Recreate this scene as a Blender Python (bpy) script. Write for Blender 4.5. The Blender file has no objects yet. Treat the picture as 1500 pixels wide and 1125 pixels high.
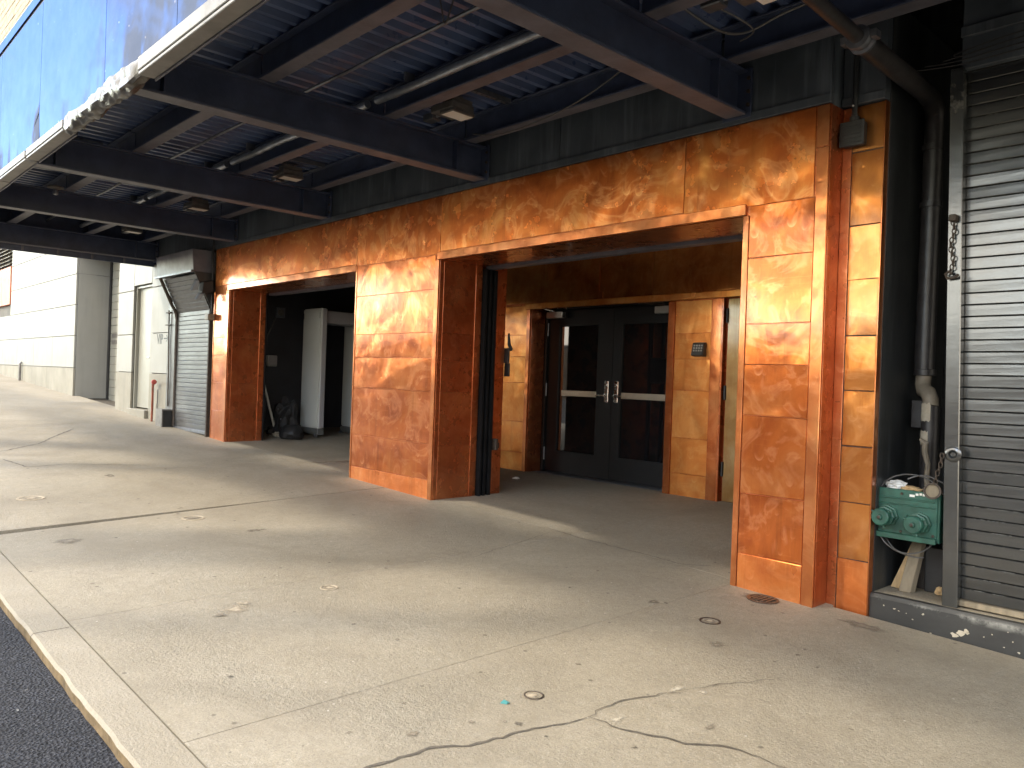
import bpy, bmesh, math, random
from mathutils import Vector, Matrix, noise
random.seed(7)
S = bpy.context.scene
COL = S.collection
Z0 = 1.5                      # every z below is given relative to the lens, 1.5 m above datum

# ------------------------------------------------------------------ camera
cam_d = bpy.data.cameras.new('camera'); cam = bpy.data.objects.new('camera', cam_d); COL.objects.link(cam)
yaw, pit, rol = 0.82480889, -0.00226045, 0.03617814
D = Vector((-math.sin(yaw)*math.cos(pit), math.cos(yaw)*math.cos(pit), math.sin(pit)))
R = Vector((math.cos(yaw), math.sin(yaw), 0)); U = R.cross(D)
R2 = R*math.cos(rol)+U*math.sin(rol); U2 = -R*math.sin(rol)+U*math.cos(rol)
cam.matrix_world = Matrix(((R2.x, U2.x, -D.x, 0), (R2.y, U2.y, -D.y, 0), (R2.z, U2.z, -D.z, Z0), (0, 0, 0, 1)))
cam_d.sensor_width = 36; cam_d.lens = 1170.686/1500*36
cam_d.clip_start = .05; cam_d.clip_end = 600
S.camera = cam

# ------------------------------------------------------------------ light
SUN_H = Vector((.56, .83)).normalized(); EL = math.radians(36.2)
w = bpy.data.worlds.new('World'); S.world = w; w.use_nodes = True
wt = w.node_tree; bgn = wt.nodes['Background']
sky = wt.nodes.new('ShaderNodeTexSky'); sky.sky_type = 'NISHITA'; sky.sun_disc = False
sky.sun_elevation = EL; sky.sun_rotation = math.atan2(-SUN_H.x, -SUN_H.y)
sky.air_density = 1.0; sky.dust_density = .3; sky.ozone_density = 1.5
tc = wt.nodes.new('ShaderNodeTexCoord'); mp = wt.nodes.new('ShaderNodeMapping'); mp.inputs['Scale'].default_value = (1, 1, 2.6)
mp.inputs['Location'].default_value = (-8.4352, -5.44707, -.55238)
cn = wt.nodes.new('ShaderNodeTexNoise'); cn.inputs['Scale'].default_value = 1.7; cn.inputs['Detail'].default_value = 7; cn.inputs['Roughness'].default_value = .55
cr = wt.nodes.new('ShaderNodeValToRGB'); cr.color_ramp.elements[0].position = .405; cr.color_ramp.elements[1].position = .47
mx = wt.nodes.new('ShaderNodeMix'); mx.data_type = 'RGBA'
L = wt.links.new
L(tc.outputs['Generated'], mp.inputs['Vector']); L(mp.outputs[0], cn.inputs['Vector']); L(cn.outputs[0], cr.inputs[0])
L(cr.outputs[0], mx.inputs[0]); L(sky.outputs[0], mx.inputs[6]); mx.inputs[7].default_value = (2.5, 2.40, 2.22, 1); L(mx.outputs[2], bgn.inputs[0])
bgn.inputs[1].default_value = .15
sd = bpy.data.lights.new('sun', 'SUN'); so = bpy.data.objects.new('sun', sd); COL.objects.link(so)
sd.energy = .30; sd.angle = math.radians(.9); sd.color = (1, .95, .86)
ld = Vector((SUN_H.x*math.cos(EL), SUN_H.y*math.cos(EL), -math.sin(EL)))
so.rotation_euler = ld.to_track_quat('-Z', 'Y').to_euler(); so.location = (0, -10, 30)
S.view_settings.view_transform = 'Standard'; S.view_settings.look = 'None'
S.view_settings.exposure = 3.68; S.view_settings.gamma = 1
S.view_settings.use_curve_mapping = False
S.view_settings.use_white_balance = True; S.view_settings.white_balance_temperature = 7200; S.view_settings.white_balance_tint = 10

# ------------------------------------------------------------------ ground heights (rel. to lens)
def g(x, y):
    z = -1.339-.0365*(x+2.357)+.015*(y-4.8)
    if x < -11: z += -.009*(x+11)
    return z
def floor_right(x, y):
    t = min(1, max(0, (y-5.0)/2.2)); return g(x, min(y, 5.0))*(1-t)-1.17*t

# ------------------------------------------------------------------ materials
class NT:
    def __init__(s, name):
        s.m = bpy.data.materials.new(name); s.m.use_nodes = True; s.t = s.m.node_tree
        s.b = s.t.nodes['Principled BSDF']; s.out = s.t.nodes['Material Output']
        s.pos = s.n('ShaderNodeNewGeometry').outputs['Position']
    def n(s, typ, **kw):
        x = s.t.nodes.new(typ)
        for k, v in kw.items(): setattr(x, k, v)
        return x
    def l(s, a, b): s.t.links.new(a, b)
    def setin(s, sock, v):
        if hasattr(v, 'is_output'): s.l(v, sock)
        else: sock.default_value = v
    def vec(s, scale=(1, 1, 1), off=True):
        mpn = s.n('ShaderNodeMapping'); mpn.inputs['Scale'].default_value = scale
        s.l(s.pos, mpn.inputs['Vector'])
        if off:
            oi = s.n('ShaderNodeObjectInfo'); mm = s.n('ShaderNodeMath', operation='MULTIPLY'); s.l(oi.outputs['Random'], mm.inputs[0]); mm.inputs[1].default_value = 91.7
            ad = s.n('ShaderNodeVectorMath', operation='ADD'); s.l(mpn.outputs[0], ad.inputs[0]); s.l(mm.outputs[0], ad.inputs[1]); return ad.outputs[0]
        return mpn.outputs[0]
    def noise(s, scale, detail=4, rough=.55, dist=0, sc=(1, 1, 1), off=True):
        x = s.n('ShaderNodeTexNoise'); x.inputs['Scale'].default_value = scale; x.inputs['Detail'].default_value = detail
        x.inputs['Roughness'].default_value = rough; x.inputs['Distortion'].default_value = dist
        s.l(s.vec(sc, off), x.inputs['Vector']); return x.outputs[0]
    def voro(s, scale, feature='F1', sc=(1, 1, 1), off=True, rnd=1):
        x = s.n('ShaderNodeTexVoronoi', feature=feature); x.inputs['Scale'].default_value = scale; x.inputs['Randomness'].default_value = rnd
        s.l(s.vec(sc, off), x.inputs['Vector']); return x
    def ramp(s, fac, stops):
        x = s.n('ShaderNodeValToRGB'); s.l(fac, x.inputs[0]); e = x.color_ramp.elements
        while len(e) < len(stops): e.new(.5)
        for i, (p, c) in enumerate(stops):
            e[i].position = p; e[i].color = (c, c, c, 1) if not hasattr(c, '__len__') else (*c, 1)
        return x.outputs[0]
    def mix(s, f, a, b, typ='MIX'):
        x = s.n('ShaderNodeMix', data_type='RGBA', blend_type=typ)
        s.setin(x.inputs[0], f)
        for i, v in ((6, a), (7, b)): s.setin(x.inputs[i], v if hasattr(v, 'is_output') else (*v, 1))
        return x.outputs[2]
    def math(s, op, a, b=0):
        x = s.n('ShaderNodeMath', operation=op); s.setin(x.inputs[0], a); s.setin(x.inputs[1], b); return x.outputs[0]
    def bump(s, h, dist, strength=1, prev=None):
        x = s.n('ShaderNodeBump'); x.inputs['Distance'].default_value = dist; x.inputs['Strength'].default_value = strength
        s.l(h, x.inputs['Height'])
        if prev: s.l(prev, x.inputs['Normal'])
        return x.outputs[0]
    def set(s, **kw):
        for k, v in kw.items():
            k = {'col': 'Base Color', 'rough': 'Roughness', 'metal': 'Metallic', 'norm': 'Normal', 'coat': 'Coat Weight', 'spec': 'Specular IOR Level'}[k]
            if k == 'Base Color' and not hasattr(v, 'is_output'): v = (*v, 1)
            s.setin(s.b.inputs[k], v)
        return s

def copper(name, dark, mid, light, r1=.10, r2=.45, mixf=.38, swirl=1.0, sscale=8, wob=.012, tint=None):
    t = NT(name)
    base = t.ramp(t.noise(2.2, 6, .6, .8), [(.28, dark), (.5, mid), (.72, light)])
    base = t.mix(t.math('MULTIPLY', t.noise(3, 5, .7, .5, (1, 1, .22)), .55), base, dark)
    def cres(scale, sc, lo, hi, m1, m2, ms):
        vv = t.vec(sc); x = t.n('ShaderNodeTexVoronoi'); x.inputs['Scale'].default_value = scale; x.inputs['Randomness'].default_value = .9; t.l(vv, x.inputs['Vector'])
        sb = t.n('ShaderNodeVectorMath', operation='SUBTRACT'); t.l(vv, sb.inputs[0]); t.l(x.outputs['Position'], sb.inputs[1])
        sx = t.n('ShaderNodeSeparateXYZ'); t.l(sb.outputs[0], sx.inputs[0])
        low = t.ramp(t.math('ADD', t.math('MULTIPLY', sx.outputs['Z'], -scale*1.6), .42), [(.35, 0), (.9, 1)])
        rr = t.ramp(x.outputs['Distance'], [(lo, 0), (hi, 1), (hi+.035, 0)])
        mk = t.ramp(t.noise(ms, 2, .5), [(m1, 0), (m2, 1)])
        return t.math('MULTIPLY', t.math('MULTIPLY', rr, low), mk)
    sw = t.math('ADD', cres(sscale, (1, 1, .72), .12, .27, .42, .60, sscale*.5), t.math('MULTIPLY', cres(sscale*1.55, (1, 1, .8), .10, .25, .42, .60, sscale*.8), .7))
    big = t.ramp(t.noise(2.6, 3, .5, 2.8), [(.50, 0), (.60, 1), (.64, .5), (.72, 0)]); sw = t.math('ADD', sw, t.math('MULTIPLY', big, .45))
    sw = t.math('MULTIPLY', sw, .60*swirl)
    base = t.mix(sw, base, tuple(min(1, c*1.15+.1) for c in light))
    # short scuffs and dents
    sc = t.ramp(t.noise(46, 3, .6, 0, (1, 1, .22)), [(.56, 0), (.80, 1)])
    base = t.mix(t.math('MULTIPLY', sc, .3), base, light)
    # grime creeping up from the foot of the wall is real wear with its own ragged outline
    run = t.ramp(t.noise(11, 5, .65, .2, (1, 1, .045)), [(.56, 0), (.74, 1)])
    base = t.mix(t.math('MULTIPLY', run, .45), base, tuple(c*.55 for c in dark))
    oxide = t.ramp(t.noise(4, 4, .6, .6), [(.48, 0), (.80, 1)]); base = t.mix(t.math('MULTIPLY', oxide, .5), base, (dark[0]*.8, dark[1]*.7, dark[2]*.9))
    scr = t.ramp(t.noise(60, 2, .5, 0, (.06, 1, 2.4)), [(.66, 0), (.72, 1)]); base = t.mix(t.math('MULTIPLY', scr, .18), base, light)
    b1 = t.bump(t.noise(1.6, 2, .5, .3), wob*4, .55)
    b2 = t.bump(t.noise(4.5, 3, .55, .4, (1, 1, .45)), .012, .6, b1)
    dn = t.voro(6.5); dent = t.ramp(dn.outputs['Distance'], [(0, 0), (.10, 1)]); b2 = t.bump(dent, .0016, .5, b2)
    b3 = t.bump(t.noise(70, 2, .6, 0, (1, 1, .15)), .0006, .35, b2)
    ra = t.math('ADD', r1, t.math('MULTIPLY', t.noise(4, 4, .6), .16))
    t.set(col=base, metal=1, rough=ra, norm=b2, coat=.65); t.b.inputs['Coat Roughness'].default_value = .10; t.b.inputs['Coat IOR'].default_value = 1.6
    q = t.n('ShaderNodeBsdfPrincipled'); t.setin(q.inputs['Base Color'], base); q.inputs['Metallic'].default_value = .75
    q.inputs['Roughness'].default_value = r2; t.l(b3, q.inputs['Normal'])
    ms = t.n('ShaderNodeMixShader'); ms.inputs[0].default_value = mixf
    t.l(t.b.outputs[0], ms.inputs[1]); t.l(q.outputs[0], ms.inputs[2]); t.l(ms.outputs[0], t.out.inputs[0])
    return t.m

def plain(name, col, rough=.5, metal=0, var=.25, nscale=4, bump=.002, bscale=30, spec=.5, sc=(1, 1, 1), streak=0):
    t = NT(name); n1 = t.noise(nscale, 6, .62, .3, sc)
    d = tuple(c*(1-var) for c in col); e = tuple(min(1, c*(1+var)) for c in col)
    c = t.ramp(n1, [(.3, d), (.7, e)])
    if streak:
        s = t.ramp(t.noise(9, 4, .6, 0, (1, 1, .07)), [(.5, 0), (.75, 1)])
        c = t.mix(t.math('MULTIPLY', s, streak), c, tuple(min(1, x*.45+.02) for x in col))
    r = t.math('ADD', max(.02, rough-.08), t.math('MULTIPLY', t.noise(nscale*2.3, 4), .16))
    t.set(col=c, rough=r, metal=metal, spec=spec)
    if bump: t.set(norm=t.bump(t.noise(bscale, 4, .6), bump, .6))
    return t.m

M = {}
M['copper'] = copper('copper_brushed', (.33, .066, .011), (.56, .148, .029), (.70, .255, .074))
M['copper_header'] = copper('copper_header', (.38, .082, .015), (.64, .18, .038), (.82, .36, .095), r1=.18, r2=.5, mixf=.5, swirl=1.3, sscale=7)
M['copper_gold'] = copper('copper_golden', (.40, .125, .024), (.56, .215, .052), (.66, .31, .095), r1=.12, swirl=.7)
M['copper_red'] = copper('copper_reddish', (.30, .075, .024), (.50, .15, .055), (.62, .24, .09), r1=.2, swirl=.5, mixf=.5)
M['copper_trim'] = copper('copper_trim', (.40, .11, .032), (.58, .19, .058), (.72, .32, .12), r1=.12, swirl=.5, sscale=14)
M['copper_rough'] = copper('copper_pitted', (.40, .12, .028), (.76, .34, .10), (.90, .53, .2), r1=.14, swirl=.5, sscale=16)
M['copper_lobby_lit'] = copper('copper_lobby_lit', (.58, .20, .042), (.80, .335, .09), (.93, .52, .18), r1=.16, r2=.6, mixf=.6, swirl=.5)  # recess copper brightened in its colour, in place of light it lacks
M['copper_green'] = copper('copper_patinated', (.24, .13, .04), (.33, .21, .085), (.38, .31, .17), r1=.3, swirl=.2)
M['foot'] = copper('copper_kick_sunlit', (.46, .12, .028), (.68, .21, .055), (.78, .33, .12), r1=.22, r2=.5, mixf=.55, swirl=.4)  # lighter than the other copper: sunlight at the wall foot put into colour

def mk_black(name, lo, hi):
    t = NT(name); c = t.ramp(t.noise(3, 6, .6), [(.3, lo), (.75, hi)])
    st = t.ramp(t.noise(10, 5, .65, 0, (1, 1, .06)), [(.50, 0), (.76, 1)])
    c = t.mix(t.math('MULTIPLY', st, .55), c, tuple(x*2.2+.01 for x in hi))
    sp = t.ramp(t.noise(60, 2, .6), [(.74, 0), (.78, 1)])
    c = t.mix(t.math('MULTIPLY', sp, .25), c, (.15, .15, .14))
    t.set(col=c, rough=t.math('ADD', .34, t.math('MULTIPLY', t.noise(6, 4), .25)), norm=t.bump(t.noise(25, 4, .6, 0, (1, 1, .25)), .003, .5)); return t.m
M['black'] = mk_black('black_paint', (.010, .0115, .0125), (.024, .027, .029))
M['ply'] = mk_black('black_plywood', (.030, .037, .045), (.062, .075, .088))
M['steel'] = plain('painted_steel_black', (.036, .048, .086), .34, 0, .35, 5, .002, 40, .6)
M['flange'] = plain('lighter_steel', (.098, .096, .115), .45, 0, .3, 5, .002, 40)  # lighter steel, also on the underside strips of beams and joists
M['deck'] = plain('deck_painted', (.068, .098, .185), .30, 0, .35, 3, .001, 30, .6, (1, .3, 1))
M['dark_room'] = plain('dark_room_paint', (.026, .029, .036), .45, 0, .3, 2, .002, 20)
M['galv'] = plain('galvanised', (.30, .32, .35), .36, .7, .25, 9, .001, 60)
M['dullgalv'] = plain('dull_galvanised', (.16, .17, .19), .42, .7, .3, 9, .001, 60)
M['matte'] = plain('matte_black', (.008, .008, .009), .75, 0, .3, 6, .001, 50, .12)
M['rubber'] = plain('black_rubber', (.012, .012, .013), .6, 0, .3, 8, .002, 60)
M['cloth'] = plain('black_cloth', (.024, .024, .026), .85, 0, .4, 12, .006, 40)
M['steelbright'] = plain('satin_steel', (.62, .61, .58), .26, 1, .1, 10, .0005, 90)
M['doorpaint'] = plain('door_black', (.013, .013, .014), .42, 0, .2, 3, .0008, 50, .3)
M['beige'] = plain('push_bar_metal', (.52, .44, .34), .35, .5, .1, 6, .0004, 60)
M['closer'] = plain('closer_cover', (.46, .46, .44), .35, .6, .1, 6, .0004, 60)
M['whitewall'] = plain('white_wall', (.235, .23, .207), .5, 0, .06, 1.4, .0015, 25, .4, streak=.2)
M['whitebase'] = plain('white_wall_base', (.215, .20, .162), .6, 0, .16, 1.8, .003, 25, .3, streak=.4)
M['whitedoor'] = plain('white_door', (.235, .23, .195), .4, 0, .05, 2, .001, 25)
M['joint'] = plain('dark_joint', (.10, .095, .085), .8, 0, .2, 5, 0)
M['letter'] = plain('black_letters', (.015, .015, .015), .5, 0, .1, 5, 0)
M['red'] = plain('red_pipe', (.22, .05, .022), .6, 0, .3, 8, .001, 40)
M['redcap'] = plain('red_cap', (.34, .04, .03), .45, 0, .2, 8, .001, 40)
M['orange'] = plain('orange_panel', (.42, .115, .05), .5, 0, .15, 2, .001, 20, streak=.3)
M['tan'] = plain('tan_block', (.27, .23, .165), .8, 0, .16, 5, .006, 40)
M['tanj'] = plain('tan_mortar', (.11, .095, .075), .9, 0, .2, 9, .002, 40)
M['detector'] = plain('detector_grey', (.46, .48, .46), .42, 0, .05, 2, .0006, 60)
M['detgrey'] = plain('detector_edge', (.30, .30, .31), .4, 0, .06, 2, .0006, 60)
M['detbase'] = plain('detector_base', (.10, .105, .10), .5, 0, .1, 2, .0006, 60)
M['green'] = plain('green_enamel', (.016, .078, .056), .42, 0, .4, 14, .0015, 45)
M['wood'] = plain('weathered_board', (.20, .165, .115), .75, 0, .3, 6, .004, 50, .3, (3, 3, .3))
M['woodl'] = plain('split_wood', (.46, .32, .17), .75, 0, .3, 8, .004, 50, .3, (3, 3, .3))
M['paper'] = plain('paper', (.75, .74, .70), .7, 0, .05, 8, .002, 40)
M['teal'] = plain('teal_wrapper', (.06, .24, .24), .5, 0, .1, 8, .001, 40)
M['pvc'] = plain('bare_pipe', (.21, .18, .14), .5, 0, .3, 9, .002, 30)
M['pipeblk'] = plain('pipe_paint', (.030, .028, .029), .38, 0, .4, 10, .002, 40)
M['glasslens'] = plain('lamp_reflector', (.86, .80, .72), .3, 0, .05, 6, 0)
M['lamp'] = plain('lamp_body', (.15, .14, .13), .4, .4, .3, 9, .001, 40)
M['skinpad'] = plain('keypad_case', (.055, .055, .05), .4, 0, .1, 9, .0006, 60)
M['key'] = plain('keypad_keys', (.34, .34, .31), .4, .3, .1, 9, 0)
M['iron'] = plain('cast_iron', (.06, .045, .035), .6, .4, .4, 30, .003, 80)
M['crack'] = plain('crack_dirt', (.085, .072, .056), .9, 0, .4, 30, .003, 90)
M['filler'] = plain('joint_filler', (.060, .050, .038), .9, 0, .4, 20, .006, 60)
M['patch'] = plain('spalled_patch', (.31, .262, .195), .85, 0, .3, 40, .006, 80)
M['stain'] = plain('gum_stain', (.175, .148, .112), .8, 0, .35, 50, .003, 90)
M['pale'] = plain('pale_scrape', (.37, .33, .26), .85, 0, .15, 40, .002, 90)
M['wallopp'] = plain('opposite_wall', (.36, .29, .22), .8, 0, .25, 1.2, .004, 20)
M['frame'] = plain('gantry_steel', (.16, .16, .17), .5, .2, .2, 2, .001, 30)
M['wire'] = plain('wire_grey', (.11, .11, .11), .5, .4, .2, 20, 0)

def mk_roller(name, base, metal, rough, spec=.5, coat=0):
    t = NT(name); c = t.ramp(t.noise(5, 6, .65, .3, (1, 1, 2)), [(.3, tuple(x*.75 for x in base)), (.7, tuple(x*1.25 for x in base))])
    sp = t.ramp(t.noise(30, 4, .7, 0, (1, 1, 3.5)), [(.69, 0), (.74, 1)])
    c = t.mix(t.math('MULTIPLY', sp, .4), c, (.22, .22, .20))
    gz = t.n('ShaderNodeSeparateXYZ'); t.l(t.n('ShaderNodeTexCoord').outputs['Generated'], gz.inputs[0])
    ed = t.math('MULTIPLY', t.ramp(gz.outputs['Z'], [(.90, 0), (.95, 1), (.98, 0)]), t.ramp(t.noise(7, 5, .7, 0, (1, 1, 1)), [(.48, 0), (.62, 1)]))
    c = t.mix(t.math('MULTIPLY', ed, .7), c, (.27, .27, .25))
    t.set(col=c, metal=metal, spec=spec, coat=coat, rough=t.math('ADD', rough, t.math('MULTIPLY', t.noise(5, 4), .12)), norm=t.bump(t.noise(9, 4, .6, 0, (.6, 1, 2)), .0025, .4, t.bump(t.noise(2.6, 2, .5), .02, .25))); t.b.inputs['Coat Roughness'].default_value = rough+.05; t.b.inputs['Coat IOR'].default_value = 1.7; return t.m
M['roller'] = mk_roller('roller_black_gloss', (.014, .0160, .0162), 0, .17, 1.0, .6)
M['rollerl'] = mk_roller('roller_grey', (.085, .085, .085), .25, .36)
M['plinth'] = mk_roller('plinth_paint', (.022, .0225, .022), .0, .5)

def mk_glass():
    t = NT('door_glass'); t.set(col=(.008, .008, .009), rough=.025, spec=.9, coat=.5); 
    t.set(norm=t.bump(t.noise(1.2, 1), .004, .3)); return t.m
M['glass'] = mk_glass()
M['ceiling'] = plain('painted_ceiling', (.62, .58, .5), .7, 0, .08, 2, .001, 20)
def mk_mirror():
    t = NT('mirror_panel'); n = t.noise(1.1, 3, .5, .4); 
    b = t.bump(n, .022, .3); b = t.bump(t.noise(3.2, 2, .5, 0, (1, 1, .35)), .006, .3, b)
    c = t.ramp(t.noise(5, 6, .7), [(.3, (.062, .082, .132)), (.7, (.078, .099, .155))])
    sp = t.ramp(t.noise(22, 1, .4), [(.79, 0), (.81, 1)]); c = t.mix(sp, c, (.2, .2, .22))
    d = t.ramp(t.noise(1.5, 6, .7), [(.5, .05), (.75, .2)])
    gl = t.n('ShaderNodeBsdfGlossy'); t.l(c, gl.inputs['Color']); t.l(d, gl.inputs['Roughness']); t.l(b, gl.inputs['Normal'])
    t.l(gl.outputs[0], t.out.inputs[0]); return t.m
M['mirror'] = mk_mirror()
M['lip'] = plain('lip_aluminium', (.20, .19, .175), .5, .1, .2, 5, .004, 12)
M['crumple'] = plain('crumpled_metal', (.085, .078, .07), .34, .55, .35, 9, .012, 14)

def mk_concrete():
    t = NT('sidewalk_concrete')
    n = t.noise(.7, 8, .62, .6, off=False); c = t.ramp(n, [(.28, (.215, .184, .134)), (.5, (.272, .238, .180)), (.74, (.316, .284, .225))])
    n2 = t.noise(9, 6, .7, .3, off=False); c = t.mix(t.ramp(n2, [(.45, 0), (.8, .45)]), c, (.25, .22, .175))
    st = t.ramp(t.noise(1.3, 5, .7, 1.2, off=False), [(.52, 0), (.78, .6)]); c = t.mix(st, c, (.21, .18, .14))
    tint = t.math('MULTIPLY', t.n('ShaderNodeObjectInfo').outputs['Random'], .16); c = t.mix(tint, c, (.30, .275, .225))
    fine = t.noise(140, 3, .7, off=False); c = t.mix(t.ramp(fine, [(.34, .6), (.52, 0)]), c, (.13, .112, .085)); c = t.mix(t.ramp(t.noise(95, 3, .7, off=False), [(.56, 0), (.70, .5)]), c, (.45, .42, .36))
    c = t.mix(t.ramp(t.noise(22, 6, .75, .4, off=False), [(.40, .35), (.56, 0)]), c, (.17, .145, .108))
    c = t.mix(t.ramp(t.noise(.55, 5, .65, 1.6, off=False), [(.50, 0), (.68, .5)]), c, (.185, .158, .118))
    v = t.voro(5.5, off=False); dots = t.ramp(v.outputs['Distance'], [(.0, 1), (.045, 1), (.075, 0)])
    rn = t.ramp(v.outputs['Color'], [(.35, 0), (.4, 1)]); dots = t.math('MULTIPLY', dots, rn)
    c = t.mix(t.math('MULTIPLY', dots, .75), c, (.085, .072, .055))
    v3 = t.voro(23, off=False); d3 = t.ramp(v3.outputs['Distance'], [(.0, 1), (.09, 1), (.15, 0)])
    rn3 = t.ramp(v3.outputs['Color'], [(.72, 0), (.76, 1)]); c = t.mix(t.math('MULTIPLY', t.math('MULTIPLY', d3, rn3), .6), c, (.10, .085, .065))
    rn4 = t.ramp(v3.outputs['Color'], [(.12, 1), (.16, 0)]); c = t.mix(t.math('MULTIPLY', t.math('MULTIPLY', d3, rn4), .5), c, (.62, .60, .55))
    wear = t.ramp(t.noise(.9, 4, .6, .5, off=False), [(.42, 0), (.62, 1)])
    b = t.bump(t.noise(55, 5, .7, off=False), .012, .0); 
    bn = t.n('ShaderNodeBump'); bn.inputs['Distance'].default_value = .016; t.l(t.math('ADD', .25, t.math('MULTIPLY', wear, .6)), bn.inputs['Strength']); t.l(t.noise(60, 5, .72, off=False), bn.inputs['Height'])
    b2 = t.bump(t.noise(1.2, 3, .5, off=False), .02, .4, bn.outputs[0])
    t.set(col=c, rough=t.math('ADD', .62, t.math('MULTIPLY', n2, .2)), norm=b2, spec=.35); return t.m
M['concrete'] = mk_concrete()
def mk_kerb():
    t = NT('kerb_concrete'); n = t.noise(2, 8, .65, .5, off=False); c = t.ramp(n, [(.3, (.235, .206, .158)), (.7, (.30, .268, .214))])
    f = t.noise(120, 3, .7, off=False); c = t.mix(t.ramp(f, [(.35, .5), (.55, 0)]), c, (.2, .175, .14))
    t.set(col=c, rough=.75, norm=t.bump(t.noise(60, 5, .7, off=False), .012, .7), spec=.3); return t.m
M['kerb'] = mk_kerb()
M['kerbface'] = plain('kerb_rust_face', (.15, .108, .060), .85, 0, .4, 14, .008, 60, .3)
def mk_asphalt():
    t = NT('road_asphalt'); v = t.voro(75, off=False); n = t.noise(1.2, 5, .6, off=False)
    c = t.mix(t.ramp(v.outputs['Color'], [(.2, 0), (.9, 1)]), (.012, .013, .017), (.040, .042, .051)); c = t.mix(t.ramp(n, [(.4, 0), (.7, .35)]), c, (.03, .03, .034))
    sp = t.ramp(v.outputs['Color'], [(.955, 0), (.97, 1)]); c = t.mix(sp, c, (.2, .2, .2))
    t.set(col=c, rough=.8, spec=.2, norm=t.bump(t.math('ADD', v.outputs['Distance'], t.noise(40, 5, .7, off=False)), .016, .9)); return t.m
M['asphalt'] = mk_asphalt()

# ------------------------------------------------------------------ mesh helpers
def box(bm, x0, x1, y0, y1, z0, z1):
    v = [bm.verts.new(p) for p in ((x0, y0, z0), (x1, y0, z0), (x1, y1, z0), (x0, y1, z0), (x0, y0, z1), (x1, y0, z1), (x1, y1, z1), (x0, y1, z1))]
    for f in ((0, 3, 2, 1), (4, 5, 6, 7), (0, 1, 5, 4), (1, 2, 6, 5), (2, 3, 7, 6), (3, 0, 4, 7)): bm.faces.new([v[i] for i in f])
def hexa(bm, P):
    v = [bm.verts.new(p) for p in P]
    for f in ((0, 3, 2, 1), (4, 5, 6, 7), (0, 1, 5, 4), (1, 2, 6, 5), (2, 3, 7, 6), (3, 0, 4, 7)): bm.faces.new([v[i] for i in f])
def tube(bm, pts, r, seg=10, cap=True):
    pts = [Vector(p) for p in pts]; rings = []; up = Vector((0.13, .31, .94)); prev = None
    for i, p in enumerate(pts):
        a = pts[max(0, i-1)]; b = pts[min(len(pts)-1, i+1)]; d = (b-a).normalized()
        if prev is None: n = d.cross(up).normalized()
        else: n = (prev-d*prev.dot(d)).normalized()
        prev = n; m = d.cross(n); rr = r[i] if hasattr(r, '__len__') else r
        rings.append([bm.verts.new(p+(n*math.cos(2*math.pi*k/seg)+m*math.sin(2*math.pi*k/seg))*rr) for k in range(seg)])
    for A, B in zip(rings, rings[1:]):
        for k in range(seg): bm.faces.new((A[k], A[(k+1) % seg], B[(k+1) % seg], B[k]))
    if cap: bm.faces.new(rings[0][::-1]); bm.faces.new(rings[-1])
def lathe(bm, c, axis, prof, seg=24):
    c = Vector(c); axis = Vector(axis).normalized(); n = axis.orthogonal().normalized(); m = axis.cross(n); rings = []
    for (r, h) in prof: rings.append([bm.verts.new(c+axis*h+(n*math.cos(2*math.pi*k/seg)+m*math.sin(2*math.pi*k/seg))*max(r, .0005)) for k in range(seg)])
    for A, B in zip(rings, rings[1:]):
        for k in range(seg): bm.faces.new((A[k], A[(k+1) % seg], B[(k+1) % seg], B[k]))
    bm.faces.new(rings[0][::-1]); bm.faces.new(rings[-1])
def blob(bm, c, s, amp, sc, seed=0, sub=4):
    r = bmesh.ops.create_icosphere(bm, subdivisions=sub, radius=1)
    for v in r['verts']:
        d = v.co.copy(); k = 1+amp*noise.fractal(d*sc+Vector((seed, seed*2, 0)), 1, 2, 4)
        v.co = Vector((d.x*s[0]*k+c[0], d.y*s[1]*k+c[1], max(d.z*s[2]*k, -s[2]*.62)+c[2]))
def inst(o):
    return o
def obj(name, bm, mat, parent=None, bevel=0, smooth=False, zoff=True, seg=1):
    if bevel: bmesh.ops.bevel(bm, geom=bm.edges[:], offset=bevel, segments=seg, affect='EDGES', clamp_overlap=True)
    if zoff: bmesh.ops.translate(bm, verts=bm.verts[:], vec=(0, 0, Z0))
    bmesh.ops.recalc_face_normals(bm, faces=bm.faces[:])
    me = bpy.data.meshes.new(name); bm.to_mesh(me); bm.free()
    if smooth:
        for p in me.polygons: p.use_smooth = True
        try: me.set_sharp_from_angle(angle=math.radians(38))
        except Exception: pass
    o = bpy.data.objects.new(name, me); COL.objects.link(o)
    if mat is not None: me.materials.append(M[mat] if isinstance(mat, str) else mat)
    if parent is not None:
        o.parent = parent
        if parent.type == 'EMPTY': o.matrix_parent_inverse = Matrix.Translation(parent.location).inverted()
    return o
def B(name, dims, mat, parent=None, bevel=0, **k):
    bm = bmesh.new()
    for d in (dims if hasattr(dims[0], '__len__') else [dims]): box(bm, *d)
    return obj(name, bm, mat, parent, bevel, **k)
def T(name, pts, r, mat, parent=None, seg=10):
    bm = bmesh.new(); tube(bm, pts, r, seg); return obj(name, bm, mat, parent, smooth=True)
def thing(name, label, cat, loc, group=None):
    o = bpy.data.objects.new(name, None); COL.objects.link(o); o.location = (loc[0], loc[1], loc[2]+Z0)
    o.empty_display_size = .2; o['label'] = label; o['category'] = cat
    if group: o['group'] = group
    return o
def tag(o, label, cat, group=None, kind=None):
    o['label'] = label; o['category'] = cat
    if group: o['group'] = group
    if kind: o['kind'] = kind
    return o
def struct(o): o['kind'] = 'structure'; return o
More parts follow.
